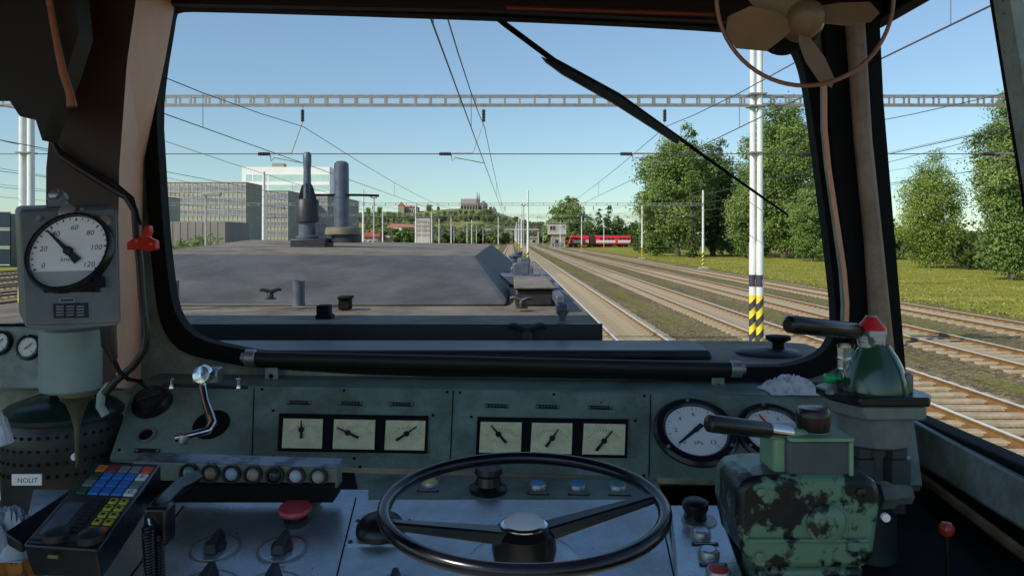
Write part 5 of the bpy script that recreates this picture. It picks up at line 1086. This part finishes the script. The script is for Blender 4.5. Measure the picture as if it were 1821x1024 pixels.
q = MB(); q.pbox(1376, 776, 1402, 860, d+.02, .07); obj('side_cheek', q, m_lg, bv, bevel=.006)
q = MB(); q.pbox(1404, 779, 1520, 786, d+.006, .095); q.pbox(1511, 786, 1519, 848, d+.006, .02); obj('block_rim', q, m_lg, bv, bevel=.002)
q = MB(); c = P(1446, 0, d+.05); s = (d+.05)/F
def lz(v): return P(0, v, d+.05).z
q.lathe((c.x, c.y, 0), (0, 0, 1), [(34*s, lz(792)), (30*s, lz(778)), (27*s, lz(764))], 28); obj('neck', q, m_lg, bv)
q = MB(); q.lathe((c.x, c.y, 0), (0, 0, 1), [(22*s, lz(768)), (28*s, lz(764)), (30*s, lz(740)), (29*s, lz(730)), (25*s, lz(724)), (0, lz(722))], 36); obj('top_knob', q, M('dark_brown_knob', (.03, .018, .016), .22, .2), bv)
a, b, e = P(1436, 774, d+.04), P(1370, 765, d+.01), P(1259, 752, d-.03)
q = MB(); q.tube([a, b], .0085, 14); l_ = obj('lever', q, m_lg, bv)
q = MB(); q.tube([b, b+(e-b)*.04, b+(e-b)*.9, b+(e-b)*.985, e], [.009, .0115, .0125, .012, .008], 18); obj('lever_grip', q, m_bake, l_)
q = MB(); q.tube([P(1405, 769, d+.02), P(1368, 764, d+.008)], .0098, 14); obj('lever_ferrule', q, m_chrome, l_)
q = MB(); q.lathe(P(1316, 887, d+.05), (-1, 0, 0), [(.017, 0), (.017, .007), (.012, .007), (.012, .018)], 6); obj('side_nut', q, M('brown_nut', (.14, .09, .06), .4, .5, var=.4), bv)
q = MB(); q.lathe(P(1560, 880, d+.04), (1, .1, 0), [(.020, 0), (.020, .02), (.014, .028), (.014, .05)], 6); q.lathe(P(1573, 918, d), (0, -1, 0), [(.006, 0), (.006, .006), (0, .008)], 12, 1); obj('side_union', q, [m_cast, m_dial], bv)
# rear valve
d = 1.42; s = d/F; c = P(1556, 0, d)
rv = thing('brake_valve', 'bell shaped dark green brake valve with red tip and black handle, farther one', 'brake valve', V(c.x, d, P(0, 1000, d).z))
def z_(v): return P(0, v, d).z
q = MB(); q.lathe((c.x, d, 0), (0, 0, 1), [(h*s, z_(v)) for v, h in ((706, 56), (694, 56), (672, 53), (650, 46), (632, 37), (620, 29), (612, 24))], 48); obj('bell', q, m_gn, rv)
q = MB(); q.lathe((P(1549, 0, d).x, d, 0), (0, 0, 1), [(h*s, z_(v)) for v, h in ((616, 22), (600, 24), (590, 26), (584, 25))], 32); obj('neck', q, M('flaking_white_paint', (.55, .56, .55), .4, col2=(.12, .10, .09), lo=.5, hi=.56, scale=70), rv)
q = MB(); q.lathe((P(1549, 0, d).x, d, 0), (0, 0, 1), [(h*s, z_(v)) for v, h in ((586, 26), (582, 25), (568, 13), (563, 10))], 32, 0); q.lathe((P(1549, 0, d).x, d, 0), (0, 0, 1), [(10.5*s, z_(564)), (9*s, z_(561)), (0, z_(560))], 24, 1); obj('red_tip', q, [m_inkr, m_steel], rv)
a, e = P(1540, 590, d), P(1400, 576, d-.10); q = MB(); q.tube([a, a+(e-a)*.12, a+(e-a)*.16, a+(e-a)*.9, a+(e-a)*.98, e], [.009, .010, .0145, .0155, .014, .009], 20); obj('handle', q, m_bake, rv)
q = MB(); cc = V(c.x, d, 0); W_ = 88*s
def plate(q, v0, v1, u0, u1, dep, ch=.02):
    a = P(u0, 0, d).x; b = P(u1, 0, d).x; y0, y1 = d-dep, d+dep; q.prism([(x, y, z_(v0)) for x, y in ((a+ch, y0), (b-ch*.6, y0), (b, y0+ch), (b, y1-ch), (b-ch, y1), (a+ch, y1), (a, y1-ch), (a, y0+ch*2))], (0, 0, z_(v1)-z_(v0)))
plate(q, 692, 708, 1467, 1632, .075, .03); obj('flange', q, m_bake, rv, bevel=.003)
q = MB(); plate(q, 708.5, 733, 1478, 1628, .068, .03); obj('lower_flange', q, m_gr, rv, bevel=.004)
q = MB(); q.lathe((c.x-.002, d, 0), (0, 0, 1), [(h*s, z_(v)) for v, h in ((788, 52), (782, 60), (738, 62), (732, 64))], 48); obj('cylinder', q, m_gr, rv)
q = MB()
for u, w in ((1522, 26), (1580, 30)): q.lathe((P(u, 0, d).x, d-.02, 0), (0, 0, 1), [(w*s*.7, z_(900)), (w*s*.7, z_(850)), (w*s, z_(848)), (w*s, z_(806)), (w*s*.8, z_(804)), (w*s*.8, z_(786))], 6)
q.lathe((c.x, d+.01, 0), (0, 0, 1), [(40*s, z_(1000)), (40*s, z_(784))], 20); obj('pipe_unions', q, M('dark_teal_steel', (.04, .06, .06), .35, .3, var=.4), rv)
q = MB(); q.lathe(P(1612, 700, d-.02), (0, 0, 1), [(.011, 0), (.011, .034), (.007, .038)], 16); q.lathe(P(1476, 700, d-.03), (0, 0, 1), [(.008, 0), (.008, .006), (.004, .01)], 6); obj('stud', q, m_gr, rv)
# sight glass with green tap
sg = thing('sight_glass', 'small glass sight tube with green tap left of the bell valve', 'sight glass', P(1504, 700, d+.02)); dd_ = d+.02; s = dd_/F; x = P(1504, 0, dd_).x
def zz(v): return P(0, v, dd_).z
q = MB(); q.lathe((x, dd_, 0), (0, 0, 1), [(14*s, zz(655)), (14*s, zz(614))], 24); gm_ = bpy.data.materials.new('pale_glass'); gm_.use_nodes = True; gb = gm_.node_tree.nodes['Principled BSDF']; gb.inputs['Base Color'].default_value = (.75, .82, .80, 1); gb.inputs['Transmission Weight'].default_value = .75; gb.inputs['Roughness'].default_value = .1
obj('glass_tube', q, gm_, sg)
q = MB()
for v, h, w in ((612, 5, 15), (636, 3, 15.5), (660, 12, 16)): q.lathe((x, dd_, 0), (0, 0, 1), [(w*s, zz(v+h)), (w*s, zz(v))], 24)
obj('metal_band', q, m_chrome, sg)
q = MB(); q.lathe((x, dd_, 0), (0, 0, 1), [(17*s, zz(706)), (17*s, zz(672))], 20); obj('foot', q, m_dk, sg)
q = MB(); q.lathe(P(1494, 672, dd_-.01), (-1, -.1, 0), [(.005, 0), (.005, .012), (.009, .014), (.009, .028), (.006, .030)], 16); obj('tap', q, M('bright_green_plastic', (.01, .42, .14), .3), sg)
# red lever ball low right
t = thing('red_knob_lever', 'small dark red knob on a thin lever low by the right wall', 'lever', P(1686, 1060, 1.3)); q = MB(); q.lathe(P(1683, 940, 1.3), (0, 0, 1), [(0, -.012), (.008, -.010), (.0125, -.003), (.0125, .004), (.008, .010), (0, .012)], 20); obj('ball', q, M('dark_red_ball', (.45, .04, .015), .3), t)
q = MB(); q.tube([P(1683, 948, 1.3), P(1690, 1070, 1.3)], .004, 8); obj('rod', q, m_bake, t)
q = MB(); q.prism([(.32, 1.75, HC-.55), (.95, 1.75, HC-.55), (.95, .9, HC-.62), (.42, .9, HC-.62)], (0, 0, -.03)); struct('footwell_shade', q, m_blk)  # black sheet standing in for the unlit gap beside the desk
# ---------------------------------------------------------------- fan
d = 1.10; s = d/F; c = P(1422, 3, d)
fn = thing('cab_fan', 'small tan bladed fan in a wire ring hanging from the cab ceiling', 'fan', V(c.x, d+.06, HC+.62)); m_fan = M('tan_fan_plastic', (.24, .13, .065), .4, var=.15, scale=12); m_ring = M('brown_ring_wire', (.30, .13, .08), .4, .3, var=.3, scale=20)
q = MB(); q.tube(arc(64, lambda a: c+V(math.cos(a)*.1215, -.02, math.sin(a)*.1215)), .0030, 8, closed=True)
for k in range(1): a = R(90); q.tube([c+V(math.cos(a)*.1215, -.02, math.sin(a)*.1215), c+V(math.cos(a)*.118, .045, math.sin(a)*.118), c+V(0, .055, 0)], .0022, 6)
obj('guard_ring', q, m_ring, fn)
hub = P(1420, 42, d)
for pts in (((1405, 38), (1380, 22), (1330, 15), (1292, 32), (1290, 62), (1312, 84), (1368, 88), (1394, 68), (1408, 56)), ((1436, 34), (1460, 8), (1500, 2), (1550, 2), (1563, 24), (1545, 42), (1500, 48), (1460, 42)), ((1420, 60), (1438, 60), (1470, 100), (1488, 140), (1480, 156), (1455, 146), (1430, 110), (1418, 76)), ((1400, 34), (1350, 16), (1334, -4), (1345, -30), (1400, -32), (1425, -10), (1424, 20))):
    q = MB(); n = len(pts); a_ = []
    cu = sum(p[0] for p in pts)/n; cv = sum(p[1] for p in pts)/n; ax_ = V(cu-1420, 42-cv, 0).normalized(); pr_ = V(-ax_.y, ax_.x, 0)
    for u, v in pts:
        off = ((u-1420)*pr_.x+(42-v)*pr_.y)*s; a_.append(P(u, v, d)+V(0, off*.35, 0))
    q.prism(a_, (0, .0025, 0)); obj('blade', q, m_fan, fn, smooth=False, bevel=.001)
q = MB(); q.lathe(P(1420, 42, d+.03), (0, -1, 0), [(.028, 0), (.027, .03), (.020, .045), (.008, .052), (0, .053)], 32); obj('hub', q, m_fan, fn)
q = MB(); q.lathe(P(1420, 30, d+.03), (0, 1, 0), [(.035, 0), (.042, .01), (.040, .07), (.022, .09), (0, .092)], 32); q.tube([P(1420, 30, d+.08), V(c.x, d+.1, HC+.40), V(c.x, d+.08, HC+.625)], .012, 10); obj('motor', q, m_blk, fn)
